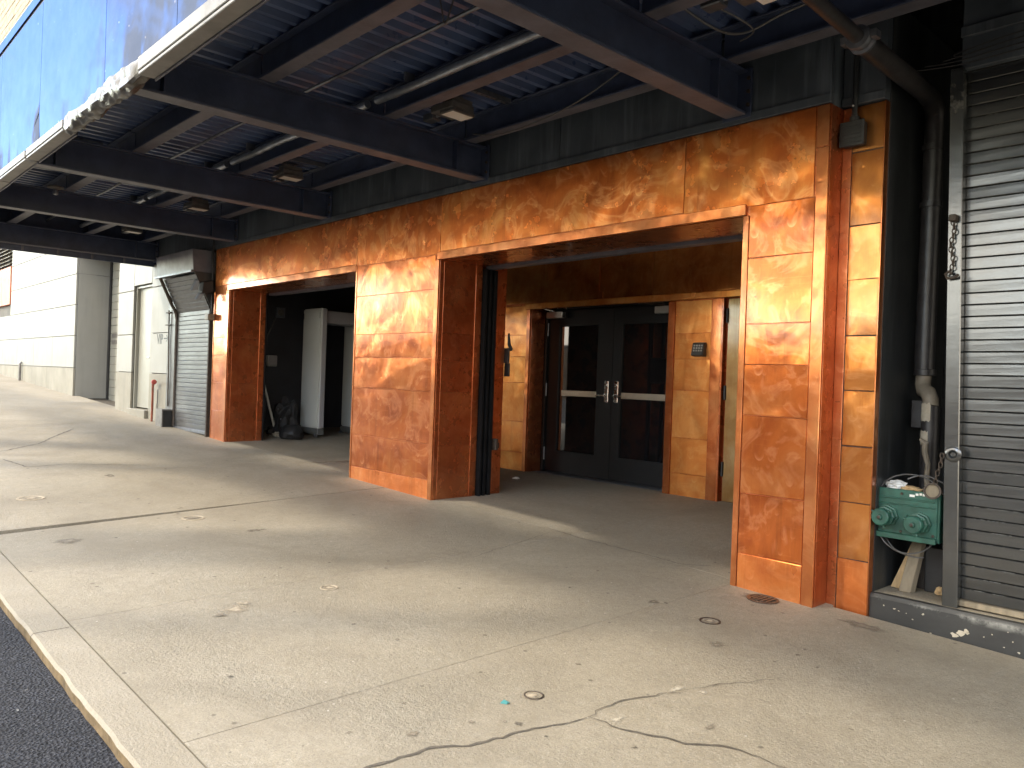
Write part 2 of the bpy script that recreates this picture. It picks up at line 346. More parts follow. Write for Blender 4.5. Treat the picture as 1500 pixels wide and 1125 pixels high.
def sheet(x0, x1, y0, y1, fn, nx, ny, thick, dz=0):
    bm = bmesh.new(); top = [[bm.verts.new((x0+(x1-x0)*i/nx, y0+(y1-y0)*j/ny, fn(x0+(x1-x0)*i/nx, y0+(y1-y0)*j/ny)+dz)) for j in range(ny+1)] for i in range(nx+1)]
    for i in range(nx):
        for j in range(ny): bm.faces.new((top[i][j], top[i+1][j], top[i+1][j+1], top[i][j+1]))
    if thick:
        r = bmesh.ops.extrude_face_region(bm, geom=bm.faces[:]); vs = [e for e in r['geom'] if isinstance(e, bmesh.types.BMVert)]
        for v in vs: v.co.z -= thick
    return bm

# ================================================================== GROUND
struct(obj('ground', sheet(-150, 90, -90, 90, g, 48, 18, 0, -.40), 'asphalt'))
road = struct(obj('road', sheet(-110, 60, -11, .955, g, 34, 4, .2, -.052), 'asphalt'))
walk = struct(obj('sidewalk', sheet(-110, 30, .96, 9.2, g, 60, 4, .2, -.075), 'filler'))
xs = [16, 11.4, 6.8, 2.4, -.75, -2.95, -4.55, -6.95, -9.3, -11.65, -14.0, -16.4, -18.8, -21.2, -23.6, -26, -30, -34, -40, -50, -70]
JW = {-6.95: .021}
def slab_edge(x, y):   # the big joint runs a little askew, as in the photograph
    return x+(-.10*(y-3.0) if x == -6.95 else 0)
for a, b in zip(xs[1:], xs):
    ga, gb = JW.get(a, .0022), JW.get(b, .0022)
    bm = bmesh.new(); nx, ny = 5, 8; y0, y1 = 1.146, 4.93
    tp = []
    for i in range(nx+1):
        col = []
        for j in range(ny+1):
            y = y0+(y1-y0)*j/ny; wide = .010+.050*max(0, (3.6-y)/2.4); xa = slab_edge(a, y)+(wide if a == -6.95 else ga); xb = slab_edge(b, y)-(wide if b == -6.95 else gb); x = xa+(xb-xa)*i/nx
            col.append(bm.verts.new((x, y, g(x, y))))
        tp.append(col)
    for i in range(nx):
        for j in range(ny): bm.faces.new((tp[i][j], tp[i+1][j], tp[i+1][j+1], tp[i][j+1]))
    r = bmesh.ops.extrude_face_region(bm, geom=bm.faces[:])
    for v in r['geom']:
        if isinstance(v, bmesh.types.BMVert): v.co.z -= .06
    obj('slab', bm, 'concrete', walk)
for a, b in ((-4.55, -2.3), (-6.95, -4.55), (-9.0, -6.95), (-11.65, -9.0), (-14.0, -11.65)):
    right = b > -6.96
    fn = floor_right if right else g
    obj('slab', sheet(a+.002, b-.002, 4.934, 8.5, fn, 6, 10, .06), 'concrete', walk)
kerb = struct(obj('kerb', sheet(-110, 30, .975, 1.14, g, 60, 1, .3, -.012), 'filler'))
kx = 12.0
while kx > -60:
    Ln = 2.35
    bm = bmesh.new(); n = 24
    A = []
    for i in range(n+1):
        x = kx-Ln*i/n+(-.003 if i == 0 else .003 if i == n else 0); wv = .010*noise.noise(Vector((x*2.1, 3, 0)))+.008*noise.noise(Vector((x*7.7, 3, 0)))
        A.append([bm.verts.new(p) for p in ((x, .955+wv, g(x, .96)-.2), (x, .956+wv, g(x, .96)-.012), (x, .968+wv, g(x, .98)), (x, 1.138, g(x, 1.14)), (x, 1.138, g(x, 1.14)-.2))])
    for P, Q in zip(A, A[1:]):
        for k in range(4): f = bm.faces.new((P[k], Q[k], Q[k+1], P[k+1])); f.material_index = 1 if k < 1 else 0
    o = obj('kerb_stone', bm, 'kerb', kerb); o.data.materials.append(M['kerbface'])
    kx -= Ln
SOFTM = {}
def SOFT(key):       # a ground mark that thins out towards a ragged rim
    if key not in SOFTM:
        m = M[key].copy(); t = m.node_tree; pb = t.nodes['Principled BSDF']; out = t.nodes['Material Output']
        at = t.nodes.new('ShaderNodeAttribute'); at.attribute_name = 'fade'; nz = t.nodes.new('ShaderNodeTexNoise'); nz.inputs['Scale'].default_value = 26; nz.inputs['Detail'].default_value = 5; nz.inputs['Roughness'].default_value = .7
        ge = t.nodes.new('ShaderNodeNewGeometry'); t.links.new(ge.outputs['Position'], nz.inputs['Vector'])
        a1 = t.nodes.new('ShaderNodeMath'); a1.operation = 'MULTIPLY_ADD'; t.links.new(nz.outputs[0], a1.inputs[0]); a1.inputs[1].default_value = 1.5; a1.inputs[2].default_value = -1.0
        a2 = t.nodes.new('ShaderNodeMath'); a2.operation = 'MULTIPLY_ADD'; t.links.new(at.outputs['Fac'], a2.inputs[0]); a2.inputs[1].default_value = 1.5; t.links.new(a1.outputs[0], a2.inputs[2]); a2.use_clamp = True
        tr = t.nodes.new('ShaderNodeBsdfTransparent'); mxs = t.nodes.new('ShaderNodeMixShader'); t.links.new(a2.outputs[0], mxs.inputs[0]); t.links.new(tr.outputs[0], mxs.inputs[1]); t.links.new(pb.outputs[0], mxs.inputs[2]); t.links.new(mxs.outputs[0], out.inputs[0])
        SOFTM[key] = m
    return SOFTM[key]
# cracks, spalls, caps
def ribbon(name, pts, wd, mat, dz=.003):
    bm = bmesh.new(); pts = [Vector((p[0], p[1], 0)) for p in pts]; P = []
    for a, b in zip(pts, pts[1:]):
        n = max(2, int((b-a).length/.035))
        for i in range(n):
            q = a.lerp(b, i/n); q.x += .02*noise.noise(Vector((q.x*14, q.y*14, 1)))+.012*noise.noise(Vector((q.x*45, q.y*45, 1))); q.y += .02*noise.noise(Vector((q.x*14, q.y*14, 7)))+.012*noise.noise(Vector((q.x*45, q.y*45, 9))); P.append(q)
    P.append(pts[-1]); prev = None
    for i, p in enumerate(P):
        d = (P[min(i+1, len(P)-1)]-P[max(0, i-1)]).normalized(); nrm = Vector((-d.y, d.x, 0))
        tp = min(1, .25+i/8, .25+(len(P)-1-i)/8); wv = wd*tp*(.55+.9*abs(noise.noise(Vector((p.x*30, p.y*30, 4)))))
        q = [bm.verts.new((p.x+nrm.x*s*wv, p.y+nrm.y*s*wv, g(p.x, p.y)+dz)) for s in (1, -1)]
        if prev: bm.faces.new((prev[0], prev[1], q[1], q[0]))
        prev = q
    return obj(name, bm, mat, walk)
ribbon('crack', [(-2.40, 1.3), (-2.384, 1.595), (-2.381, 1.817), (-2.29, 2.007), (-2.268, 2.2), (-2.21, 2.374), (-2.185, 2.51)], .009, 'crack')
ribbon('crack', [(-2.185, 2.51), (-2.209, 2.715), (-2.135, 2.957), (-2.09, 3.05)], .006, 'crack', .004)
ribbon('crack', [(-2.10, 3.04), (-2.06, 3.22), (-1.95, 3.45), (-1.90, 3.6)], .003, 'crack', .0045)
ribbon('crack', [(-2.185, 2.51), (-2.004, 2.554), (-1.807, 2.649), (-1.676, 2.779), (-1.512, 2.798), (-1.40, 2.83)], .006, 'crack', .005)
ribbon('crack', [(-11.19, 2.02), (-11.83, 2.59), (-12.3, 2.8), (-13.32, 3.35)], .012, 'crack')
ribbon('crack', [(-10.6, 1.92), (-9.88, 2.04), (-9.925, 2.45), (-9.5, 3.2)], .010, 'crack')
ribbon('crack', [(-4.88, 4.915), (-4.3, 4.90), (-3.7, 4.94), (-3.45, 4.93), (-3.35, 5.02), (-3.1, 5.4)], .0045, 'crack', .006)
ribbon('crack', [(-4.7, 4.85), (-4.55, 4.3), (-4.4, 3.7)], .003, 'crack')
0 and ribbon('crack', [(-6.9, 1.15), (-5.3, 1.13), (-4.2, 1.15), (-3.3, 1.135), (-2.7, 1.145), (-2.2, 1.14)], .004, 'crack')
def flat(name, x, y, rx, ry, mat, amp=.35, seed=0, dz=.003, rot=0, fn=g):
    bm = bmesh.new(); n = 26; vs = []; lay = bm.verts.layers.float.new('fade')
    for k in range(n):
        a = 2*math.pi*k/n; rr = 1+amp*noise.noise(Vector((math.cos(a)*1.7+seed, math.sin(a)*1.7, seed*.7)))+amp*.5*noise.noise(Vector((math.cos(a)*5+seed, math.sin(a)*5, seed)))
        px, py = math.cos(a)*rx*rr, math.sin(a)*ry*rr; q = (x+px*math.cos(rot)-py*math.sin(rot), y+px*math.sin(rot)+py*math.cos(rot))
        vs.append(bm.verts.new((q[0], q[1], fn(*q)+dz)))
    c = bm.verts.new((x, y, fn(x, y)+dz)); c[lay] = 1.0
    for k in range(n): bm.faces.new((c, vs[k], vs[(k+1) % n]))
    return obj(name, bm, SOFT(mat), walk)
def ring(x, y, r, mat, name='core_ring'):
    bm = bmesh.new(); lathe(bm, (x, y, g(x, y)), (-.0365*-1, -.015, 1), [(r*.8, -.02), (r*.8, .002), (r*.84, .004), (r, .004), (r, -.02)], 26); return obj(name, bm, mat, walk)
flat('spalled_patch', -4.254, 1.91, .085, .11, 'patch', .6, 3); flat('spalled_patch', -4.32, 1.99, .05, .05, 'patch', .6, 5, .005); flat('spalled_patch', -4.20, 1.80, .035, .05, 'stain', .6, 8, .006)
flat('spalled_patch', -4.33, 2.535, .055, .06, 'patch', .4, 9); ring(-4.33, 2.535, .055, 'patch')
flat('stain', -6.281, 1.568, .10, .14, 'stain', .5, 11); flat('stain', -6.605, 2.575, .07, .08, 'stain', .4, 12); ring(-6.605, 2.575, .09, 'patch')
flat('stain', -5.951, 2.817, .05, .11, 'stain', .6, 15); flat('stain', -3.408, 1.52, .022, .018, 'crack', .5, 16)
flat('stain', -2.499, 1.854, .035, .03, 'stain', .7, 17); flat('stain', -2.441, 2.10, .02, .02, 'stain', .7, 18); flat('stain', -2.315, 2.244, .028, .022, 'crack', .4, 19)
flat('stain', -2.036, 3.129, .03, .03, 'pale', .8, 20); flat('stain', -2.13, 3.06, .025, .07, 'pale', .8, 21); flat('stain', -2.10, 2.60, .03, .07, 'pale', .8, 22)
flat('stain', -2.343, 3.713, .05, .05, 'stain', .7, 23); flat('stain', -2.171, 2.256, .012, .012, 'crack', .5, 24)
flat('stain', -1.82, 2.86, .02, .04, 'stain', .8, 25); flat('stain', -8.96, 2.616, .12, .06, 'stain', .5, 26); flat('stain', -2.0, 4.72, .18, .07, 'stain', .7, 27); flat('stain', -3.0, 4.03, .05, .05, 'stain', .6, 28)
for k in range(55):
    x = random.uniform(-11, -1); y = random.uniform(1.25, 4.7)
    flat('stain', x, y, random.uniform(.009, .020), random.uniform(.009, .022), random.choice(['stain', 'stain', 'crack']), .7, 40+k)
ring(-8.037, 1.695, .11, 'patch'); flat('stain', -8.037, 1.695, .085, .085, 'patch', .1, 2); ring(-2.587, 4.019, .062, 'iron'); flat('stain', -2.587, 4.019, .050, .050, 'patch', .1, 3)
def cap(x, y, r, label):
    t = thing('ground_cap', label, 'drain cap', (x, y, g(x, y)))
    bm = bmesh.new(); lathe(bm, (x, y, g(x, y)), (.0365, -.015, 1), [(r*1.0, -.03), (r*1.0, .003), (r*.86, .005), (r*.80, -.006), (r*.80, -.03)], 28); obj('rim', bm, 'iron', t, smooth=True)
    bm = bmesh.new(); lathe(bm, (x, y, g(x, y)), (.0365, -.015, 1), [(r*.79, -.03), (r*.79, -.004), (r*.3, -.003)], 24)
    for k in range(8):
        a = k*math.pi/4; c, s = math.cos(a), math.sin(a); tube(bm, [(x+c*r*.15, y+s*r*.15, g(x, y)-.002), (x+c*r*.7, y+s*r*.7, g(x, y)-.003)], r*.07, 5)
    obj('lid', bm, 'iron', t, smooth=True)
flat('stain', -2.478, 2.470, .058, .058, 'patch', .4, 33)
cap(-2.472, 2.482, .045, 'small round rusty cast iron cap sunk in the open pavement near the forked crack')
t = thing('floor_drain', 'dark ragged iron drain at the foot of the copper pier nearest the black shutter', 'drain', (-2.63, 4.686, g(-2.63, 4.686)))
flat('stain', -2.64, 4.67, .15, .10, 'stain', .5, 44)
bm = bmesh.new(); lathe(bm, (-2.63, 4.68, g(-2.63, 4.68)), (.0365, -.015, 1), [(.10, -.03), (.10, .006), (.085, .008), (.075, .0), (.075, -.03)], 24); obj('rim', bm, 'iron', t, smooth=True)
bm = bmesh.new()
for k in range(5): box(bm, -2.70+k*.03, -2.685+k*.03, 4.62, 4.74, g(-2.63, 4.68)-.01, g(-2.63, 4.68)+.009)
obj('grate', bm, 'iron', t)
bm = bmesh.new()
hexa(bm, [(-7.10, 6.62, 0), (-7.01, 6.63, 0), (-7.03, 6.68, .0), (-7.09, 6.67, .0), (-7.10, 6.62, .006), (-7.01, 6.63, .028), (-7.03, 6.68, .006), (-7.09, 6.67, .02)])
bmesh.ops.translate(bm, verts=bm.verts[:], vec=(0, 0, floor_right(-7.05, 6.65)+.001)); tag(obj('paper_scrap', bm, 'paper'), 'crumpled scrap of white paper on the floor before the double doors', 'litter')
bm = bmesh.new()
hexa(bm, [(-2.50, 2.31, 0), (-2.475, 2.325, 0), (-2.48, 2.345, 0), (-2.505, 2.335, 0), (-2.50, 2.31, .004), (-2.475, 2.325, .01), (-2.48, 2.345, .003), (-2.505, 2.335, .009)])
bmesh.ops.translate(bm, verts=bm.verts[:], vec=(0, 0, g(-2.49, 2.33)+.001)); tag(obj('wrapper_scrap', bm, 'teal'), 'tiny teal wrapper scrap on the pavement beside the rusty cap', 'litter')

# ================================================================== COPPER-CLAD BUILDING
bld = thing('copper_clad_building', 'building front clad in swirled orange copper panels with two deep openings and glazed black doors', 'building', (-6.5, 5.2, g(-6.5, 5.2)))
YF = 4.8
def gp(x): return g(x, YF)-.03
# backing masses --------------------------------------------------
header = B('header', [(-11.775, -2.36, YF+.004, 5.36, 1.19, 1.815), (-11.775, -2.36, 5.361, 5.55, 1.24, 1.815)], 'copper_red', bld)
band = B('wall_band', (-14.45, -2.36, YF+.03, 5.55, 1.816, 2.44), 'ply', bld)
for a, b in zip([-14.44, -11.8, -9.4, -7.15, -4.72, -3.02], [-11.8, -9.4, -7.15, -4.72, -3.02, -2.36]):
    B('plywood_sheet', (a+.004, b-.004, YF+.012, YF+.03, 1.88, 2.42), 'ply', band, .002)
B('wall_band_trim', (-11.78, -2.352, YF-.012, YF+.03, 1.818, 1.875), 'ply', bld, .003)
def panel(x0, x1, z0, z1, y, mat, parent, gap=.003, proud=.004):
    bm = bmesh.new(); box(bm, x0+gap, x1-gap, y-proud, y+.004, z0+gap, z1-gap)
    # slight out-of-square and bulge, as hand-fitted sheets have
    for v in bm.verts: v.co += Vector((random.uniform(-.0015, .0015), random.uniform(-.0012, .0012), random.uniform(-.003, .003)))
    return obj('panel', bm, mat, parent, .0016)
def panelX(y0, y1, z0, z1, x, mat, parent, gap=.003, proud=.004):   # sheet facing +X
    bm = bmesh.new(); box(bm, x-.004, x+proud, y0+gap, y1-gap, z0+gap, z1-gap)
    for v in bm.verts: v.co += Vector((random.uniform(-.001, .001), random.uniform(-.001, .001), random.uniform(-.002, .002)))
    return obj('panel', bm, mat, parent, .0016)
for a, b in ((-11.77, -7.83), (-7.83, -6.305), (-6.305, -3.43), (-3.43, -2.445)):
    panel(a, b, 1.262 if (b in (-7.83, -3.43) and a != -7.83 and a != -3.43) else 1.24, 1.813, YF, 'copper_header', header)
panel(-2.442, -2.357, 1.55, 1.813, YF, 'copper_trim', header)
for a, b in ((-11.3, -7.83), (-6.33, -2.92)):      # shiny head trim over each opening
    B('trim', (a, b, YF-.018, YF+.006, 1.182, 1.256), 'copper_trim', header, .003)
rows = [1.24, .89, .46, .205, -.14, -.665, None]
piers = []
def pier(x0, x1, zr, tl, tr, foot):
    p = B('pier', (x0+.004, x1-.004, YF+.004, 5.36, gp(x0)-.1, 1.19), 'copper_red', bld)
    zs = list(zr)+[gp(x1)]
    for a, b in zip(zs, zs[1:]):
        last = b == zs[-1]
        if tl: 
            pass
        panel(x0+tl, x1-tr, b, a, YF, foot if last else 'copper', p)
    if tl: B('trim', (x0, x0+tl-.002, YF-.010, YF+.006, gp(x0), 1.18 if x0 > -3.5 or x0 < -11 else 1.238), 'copper_trim', p, .003)
    if tr: B('trim', (x1-tr+.002, x1, YF-.010, YF+.006, gp(x1), 1.545 if x1 > -2.5 else 1.18), 'copper_trim', p, .003)
    return p
pL = pier(-11.78, -11.262, [1.24, .80, .50, .24, -.16, -.57], .02, .10, 'copper')
pM = pier(-7.84, -6.312, [1.24, .895, .47, .213, -.12, -.645, -1.005], .025, .062, 'foot')
pR = pier(-2.94, -2.355, [1.24, .89, .447, .175, -.163, -.685, -1.09], .045, .08, 'foot')
# reveals facing right ------------------------------------------------
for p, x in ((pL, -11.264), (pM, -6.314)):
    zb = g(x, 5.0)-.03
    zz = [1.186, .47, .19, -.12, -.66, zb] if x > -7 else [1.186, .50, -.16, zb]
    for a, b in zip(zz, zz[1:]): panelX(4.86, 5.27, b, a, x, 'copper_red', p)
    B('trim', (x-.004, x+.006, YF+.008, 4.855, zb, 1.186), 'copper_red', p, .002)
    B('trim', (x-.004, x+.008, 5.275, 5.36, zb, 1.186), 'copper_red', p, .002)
B('soffit', [(-11.26, -7.84, 4.83, 5.36, 1.182, 1.188)], 'copper_trim', header); B('soffit', [(-6.31, -2.94, 4.83, 5.36, 1.182, 1.188)], 'copper_trim', header)
for a, b in ((-11.26, -7.84), (-6.31, -2.94)): B('gate_housing', (a, b, 5.40, 5.50, 1.16, 1.238), 'flange', header, .004)
# right return + golden column ----------------------------------------
col = B('column', (-2.353, -2.092, 4.976, 5.5, gp(-2.2)-.1, 1.815), 'black', bld)
panelX(YF+.01, 4.972, gp(-2.3), 1.813, -2.357, 'copper_red', pR, .002)
B('trim', (-2.352, -2.293, 4.966, 4.98, gp(-2.3), 1.812), 'copper_red', col, .002)
zs = [1.813, 1.525, 1.06, .72, .37, .025, -.324, -.675, -1.03, g(-2.2, 4.9)-.02]
for a, b in zip(zs, zs[1:]): panel(-2.290, -2.092, b, a, 4.972, 'foot' if b == zs[-1] else 'copper_gold', col)
B('trim', (-2.0925, -2.086, 4.962, 5.02, gp(-2.1), 1.813), 'copper_trim', col)
B('column_band', [(-2.353, -2.086, 4.95, 5.5, 1.818, 2.44)], 'ply', bld, .004)
B('column_trim', (-2.353, -2.084, 4.935, 4.952, 1.818, 1.872), 'ply', bld, .003)
# right recess ----------------------------------------------------------
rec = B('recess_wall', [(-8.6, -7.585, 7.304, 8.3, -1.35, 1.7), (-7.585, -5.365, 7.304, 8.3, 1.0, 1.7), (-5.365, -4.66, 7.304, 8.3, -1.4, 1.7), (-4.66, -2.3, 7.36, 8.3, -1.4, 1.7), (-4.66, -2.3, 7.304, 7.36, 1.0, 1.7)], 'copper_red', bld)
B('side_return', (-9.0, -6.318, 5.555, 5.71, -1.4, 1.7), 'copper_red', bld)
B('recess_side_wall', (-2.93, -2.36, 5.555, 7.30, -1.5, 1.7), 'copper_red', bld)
B('recess_ceiling', (-8.6, -2.3, 5.551, 8.3, 1.70, 1.76), 'ceiling', bld)
zf = -1.20
def rpanels(x0, x1, zs, mat, tl, tr):
    for a, b in zip(zs, zs[1:]): panel(x0+tl, x1-tr, b, a, 7.30, mat, rec)
    if tl: B('trim', (x0, x0+tl-.003, 7.285, 7.305, zf, zs[0]), 'copper_trim', rec, .002)
    if tr: B('trim', (x1-tr+.003, x1, 7.285, 7.305, zf, zs[0]), 'copper_trim', rec, .002)
rpanels(-8.6, -7.585, [1.02, .63, .34, -.005, -.52, -.93, zf], 'copper_lobby_lit', 0, .06)
rpanels(-5.365, -4.68, [.955, .60, .32, -.02, -.54, -.93, zf], 'copper_lobby_lit', .09, .13)
for a, b in ((-8.6, -6.40), (-6.40, -5.61), (-5.61, -2.95)): panel(a, b, 1.045, 1.69, 7.30, 'copper_rough', rec)
B('trim', (-7.66, -2.95, 7.262, 7.304, .965, 1.04), 'copper_lobby_lit', rec, .006)
B('trim', (-6.42, -6.34, 7.285, 7.30, 1.05, 1.13), 'copper_trim', rec, .003)
B('trim', (-6.405, -6.395, 7.285, 7.298, 1.13, 1.69), 'copper_trim', rec, .002)
panelX(7.31, 7.56, zf, .965, -7.58, 'copper_red', rec)
# jamb of the narrow door and the patinated door itself
B('trim', (-4.678, -4.655, 7.28, 7.36, zf, .965), 'copper_red', rec, .003)
nd = B('narrow_door', (-4.63, -3.75, 7.325, 7.36, -1.165, .955), 'copper_green', bld, .003)
for z in (.78, -.03, -.83): T('hinge', [(-4.635, 7.318, z-.075), (-4.635, 7.318, z+.075)], .014, 'black', nd)
# double doors -----------------------------------------------------------
YD = 7.6
fr = B('door_frame', [(-7.58, -7.535, 7.565, 7.70, zf, 1.0), (-5.40, -5.36, 7.565, 7.70, zf, 1.0), (-7.535, -5.40, 7.565, 7.70, .975, 1.0), (-7.6, -5.34, 7.72, 7.76, zf, 1.0)], 'doorpaint', bld, .002)
B('threshold', (-7.56, -5.38, 7.40, 7.70, -1.215, -1.166), 'dullgalv', bld, .004)
doors = []
for side, (x0, x1, gx0, gx1) in enumerate(((-7.532, -6.412, -7.335, -6.65), (-6.406, -5.403, -6.278, -5.59))):
    z0, z1, gz0, gz1 = -1.16, .97, -.88, .76
    d = B('door', [(x0, gx0, YD, YD+.05, z0, z1), (gx1, x1, YD, YD+.05, z0, z1), (gx0, gx1, YD, YD+.05, gz1, z1), (gx0, gx1, YD, YD+.05, z0, gz0)], 'doorpaint', bld)
    B('glass_pane', (gx0-.005, gx1+.005, YD+.022, YD+.03, gz0-.005, gz1+.005), 'glass', d)
    bw_ = .016
    B('glazing_bead', [(gx0-bw_, gx0+.006, YD-.007, YD-.001, gz0-bw_, gz1+bw_), (gx1-.006, gx1+bw_, YD-.007, YD-.001, gz0-bw_, gz1+bw_), (gx0+.006, gx1-.006, YD-.007, YD-.001, gz1-.006, gz1+bw_), (gx0+.006, gx1-.006, YD-.007, YD-.001, gz0-bw_, gz0+.006)], 'doorpaint', d, .002)
    B('push_bar', (gx0+.02+(.05 if side == 0 else .0), gx1-.01, YD-.004, YD+.018, -.155, -.080), 'beige', d, .005)
    hx = x1-.075 if side == 0 else x0+.075
    bm = bmesh.new(); box(bm, hx-.032, hx+.032, YD-.016, YD-.001, -.21, .06); obj('lock_plate', bm, 'steelbright', d, .006)
    sgn = -1 if side == 0 else 1
    bm = bmesh.new(); lathe(bm, (hx, YD-.016, -.125), (0, -1, 0), [(.026, 0), (.026, .012), (.012, .014), (.012, .05)], 16)
    tube(bm, [(hx, YD-.062, -.125), (hx+sgn*.05, YD-.066, -.125), (hx+sgn*.13, YD-.06, -.128)], [.012, .011, .009], 10); obj('handle', bm, 'steelbright', d, smooth=True)
    bm = bmesh.new(); lathe(bm, (hx, YD-.016, .01), (0, -1, 0), [(.018, 0), (.018, .008), (.013, .012)], 16); obj('lock_cylinder', bm, 'steelbright', d, smooth=True)
    cx0, cx1 = (x0+.01, x0+.30) if side == 0 else (x1-.34, x1-.02)
    B('closer', (cx0, cx1, YD-.075, YD-.001, .862, .945), 'closer', d, .006)
    ax = cx1 if side == 0 else cx0-.02
    if side == 0: B('closer_cap', (cx1, cx1+.06, YD-.073, YD-.001, .864, .943), 'black', d, .004)
    bm = bmesh.new()
    p0 = (cx0+.12, YD-.04, .955); p1 = (cx0+.02 if side == 0 else cx0-.16, YD-.16, .985); p2 = (cx0+.32 if side == 0 else cx0+.10, YD-.03, .99)
    tube(bm, [p0, p1], .010, 8); tube(bm, [p1, p2], .008, 8); lathe(bm, p1, (0, 0, 1), [(.016, -.014), (.016, .014)], 12); lathe(bm, p2, (0, 0, 1), [(.016, -.014), (.016, .01)], 12)
    obj('closer_arm', bm, 'steelbright' if side == 0 else 'iron', d, smooth=True)
    for z in (.72, -.08, -.93): T('hinge', [((x0-.004) if side == 0 else (x1+.004), YD-.012, z-.085), ((x0-.004) if side == 0 else (x1+.004), YD-.012, z+.085)], .012, 'galv', d)
# folding gate track at the back of the reveal -----------------------------
bm = bmesh.new(); zb = floor_right(-6.3, 5.45)-.01
for y0, y1, x1 in ((5.372, 5.40, -6.262), (5.405, 5.43, -6.295), (5.435, 5.465, -6.268), (5.47, 5.495, -6.30), (5.50, 5.545, -6.272)): box(bm, -6.335, x1, y0, y1, zb, 1.158)
obj('gate_track', bm, 'matte', bld, .003)
B('gate_lock', [(-6.30, -6.235, 5.56, 5.60, -.72, -.60), (-6.30, -6.25, 5.60, 5.63, -.70, -.64)], 'iron', bld, .006)
bm = bmesh.new(); box(bm, -6.36, -6.26, 5.715, 5.74, .20, .36); tube(bm, [(-6.30, 5.75, .52), (-6.30, 5.76, .40), (-6.27, 5.77, .34)], [.012, .02, .02], 8); box(bm, -6.35, -6.27, 5.742, 5.76, .06, .20); obj('gate_latch', bm, 'rubber', bld, .006)
bm = bmesh.new(); zb = g(-11.2, 5.45)-.01
for y0, y1, x1 in ((5.364, 5.384, -11.236),): box(bm, -11.30, x1, y0, y1, zb, 1.158)
obj('gate_track', bm, 'matte', bld, .003)
for x, r_ in ((-7.25, .035), (-7.02, .03), (-6.78, .045)): T('rear_pipe', [(x, 5.80, floor_right(x, 5.8)), (x, 5.80, 1.69)], r_, 'rubber', bld, 10)
B('rear_motor', (-7.10, -6.66, 5.75, 6.0, .05, .42), 'rubber', bld, .02)
B('rear_trim', (-6.52, -6.46, 5.712, 5.74, -1.2, 1.69), 'copper_gold', bld, .003)
# dark room behind the left opening ----------------------------------------
room = B('dark_room_wall', [(-12.75, -12.55, 5.56, 8.6, -1.15, 1.75), (-12.55, -8.62, 8.4, 8.6, -1.15, 1.75), (-12.75, -11.79, 5.30, 5.56, -1.1, 1.75)], 'dark_room', bld)
B('dark_room_ceiling', (-12.75, -8.605, 5.56, 8.6, 1.76, 1.82), 'dark_room', bld)
# masses above and to the right that hold the street wall together ------------
B('upper_wall', [(-14.45, 9, 5.6, 9.5, 2.45, 9), (-14.45, 9, 4.86, 5.6, 2.62, 9)], 'black', bld)
B('back_wall', (-13.6, 9, 8.62, 9.2, -1.6, 2.45), 'dark_room', bld)
B('shutter_lintel', [(-1.70, 9, 5.06, 5.5, 1.92, 2.44)], 'ply', bld, .004)
B('lintel_trim', [(-1.70, 9, 5.03, 5.058, 2.10, 2.16)], 'ply', bld, .003)
B('niche_wall', [(-2.36, 9, 6.05, 6.2, -1.6, 2.44), (-2.088, -2.08, 5.02, 6.05, -1.6, 2.44)], 'black', bld)
# conduit of interior: socket and control box hung on the dark wall
t = thing('wall_box', 'small square grey box with a round cover on the dark wall left of the detector', 'electric box', (-12.54, 6.22, 1.02))
B('case', (-12.548, -12.50, 6.14, 6.30, .94, 1.11), 'dullgalv', t, .006)
bm = bmesh.new(); lathe(bm, (-12.50, 6.22, 1.025), (1, 0, 0), [(.055, 0), (.055, .015), (.04, .018)], 20); obj('round_cover', bm, 'lamp', t, smooth=True)
T('cable', [(-12.53, 6.15, .95), (-12.52, 6.0, .6), (-12.53, 5.98, .1)], .012, 'wire', t)
t = thing('control_box', 'small pale control box on the dark wall, half hidden by the copper jamb', 'control box', (-12.54, 6.07, .2))
B('case', (-12.548, -12.45, 6.0, 6.16, .12, .30), 'detector', t, .008); B('lid', (-12.449, -12.43, 6.01, 6.15, .13, .29), 'detgrey', t, .004)

# ================================================================== METAL DETECTOR
t = thing('metal_detector', 'grey walk through metal detector arch parked in the dark opening', 'metal detector', (-11.57, 6.7, g(-11.57, 6.7)))
zd = g(-11.57, 6.6)+.03
for y in (6.30, 7.06):
    B('side_panel', (-11.87, -11.285, y, y+.105, zd+.10, 1.06), 'detector', t, .018, seg=2)
    B('base', (-11.875, -11.28, y-.005, y+.11, zd, zd+.098), 'detbase', t, .006)
    B('end_cap', (-11.283, -11.262, y+.008, y+.097, zd+.11, 1.05), 'detgrey', t, .008)
    for x in (-11.84, -11.30):
        bm = bmesh.new(); lathe(bm, (x, y-.02, zd-.012), (1, 0, 0), [(.026, -.012), (.03, -.008), (.03, .008), (.026, .012)], 16); tube(bm, [(x, y-.02, zd-.012), (x, y+.01, zd+.02)], .010, 6); obj('caster', bm, 'dullgalv', t, smooth=True)
B('header_box', (-11.80, -11.34, 6.408, 7.057, .83, 1.03), 'detgrey', t, .012)
B('screw_slot', [(-11.845, -11.835, 6.296, 6.3005, .90, .99), (-11.33, -11.32, 6.296, 6.3005, .90, .99)], 'detbase', t)
B('sensor_lamp', (-11.6, -11.55, 6.6, 6.66, 1.032, 1.055), 'detbase', t, .006)
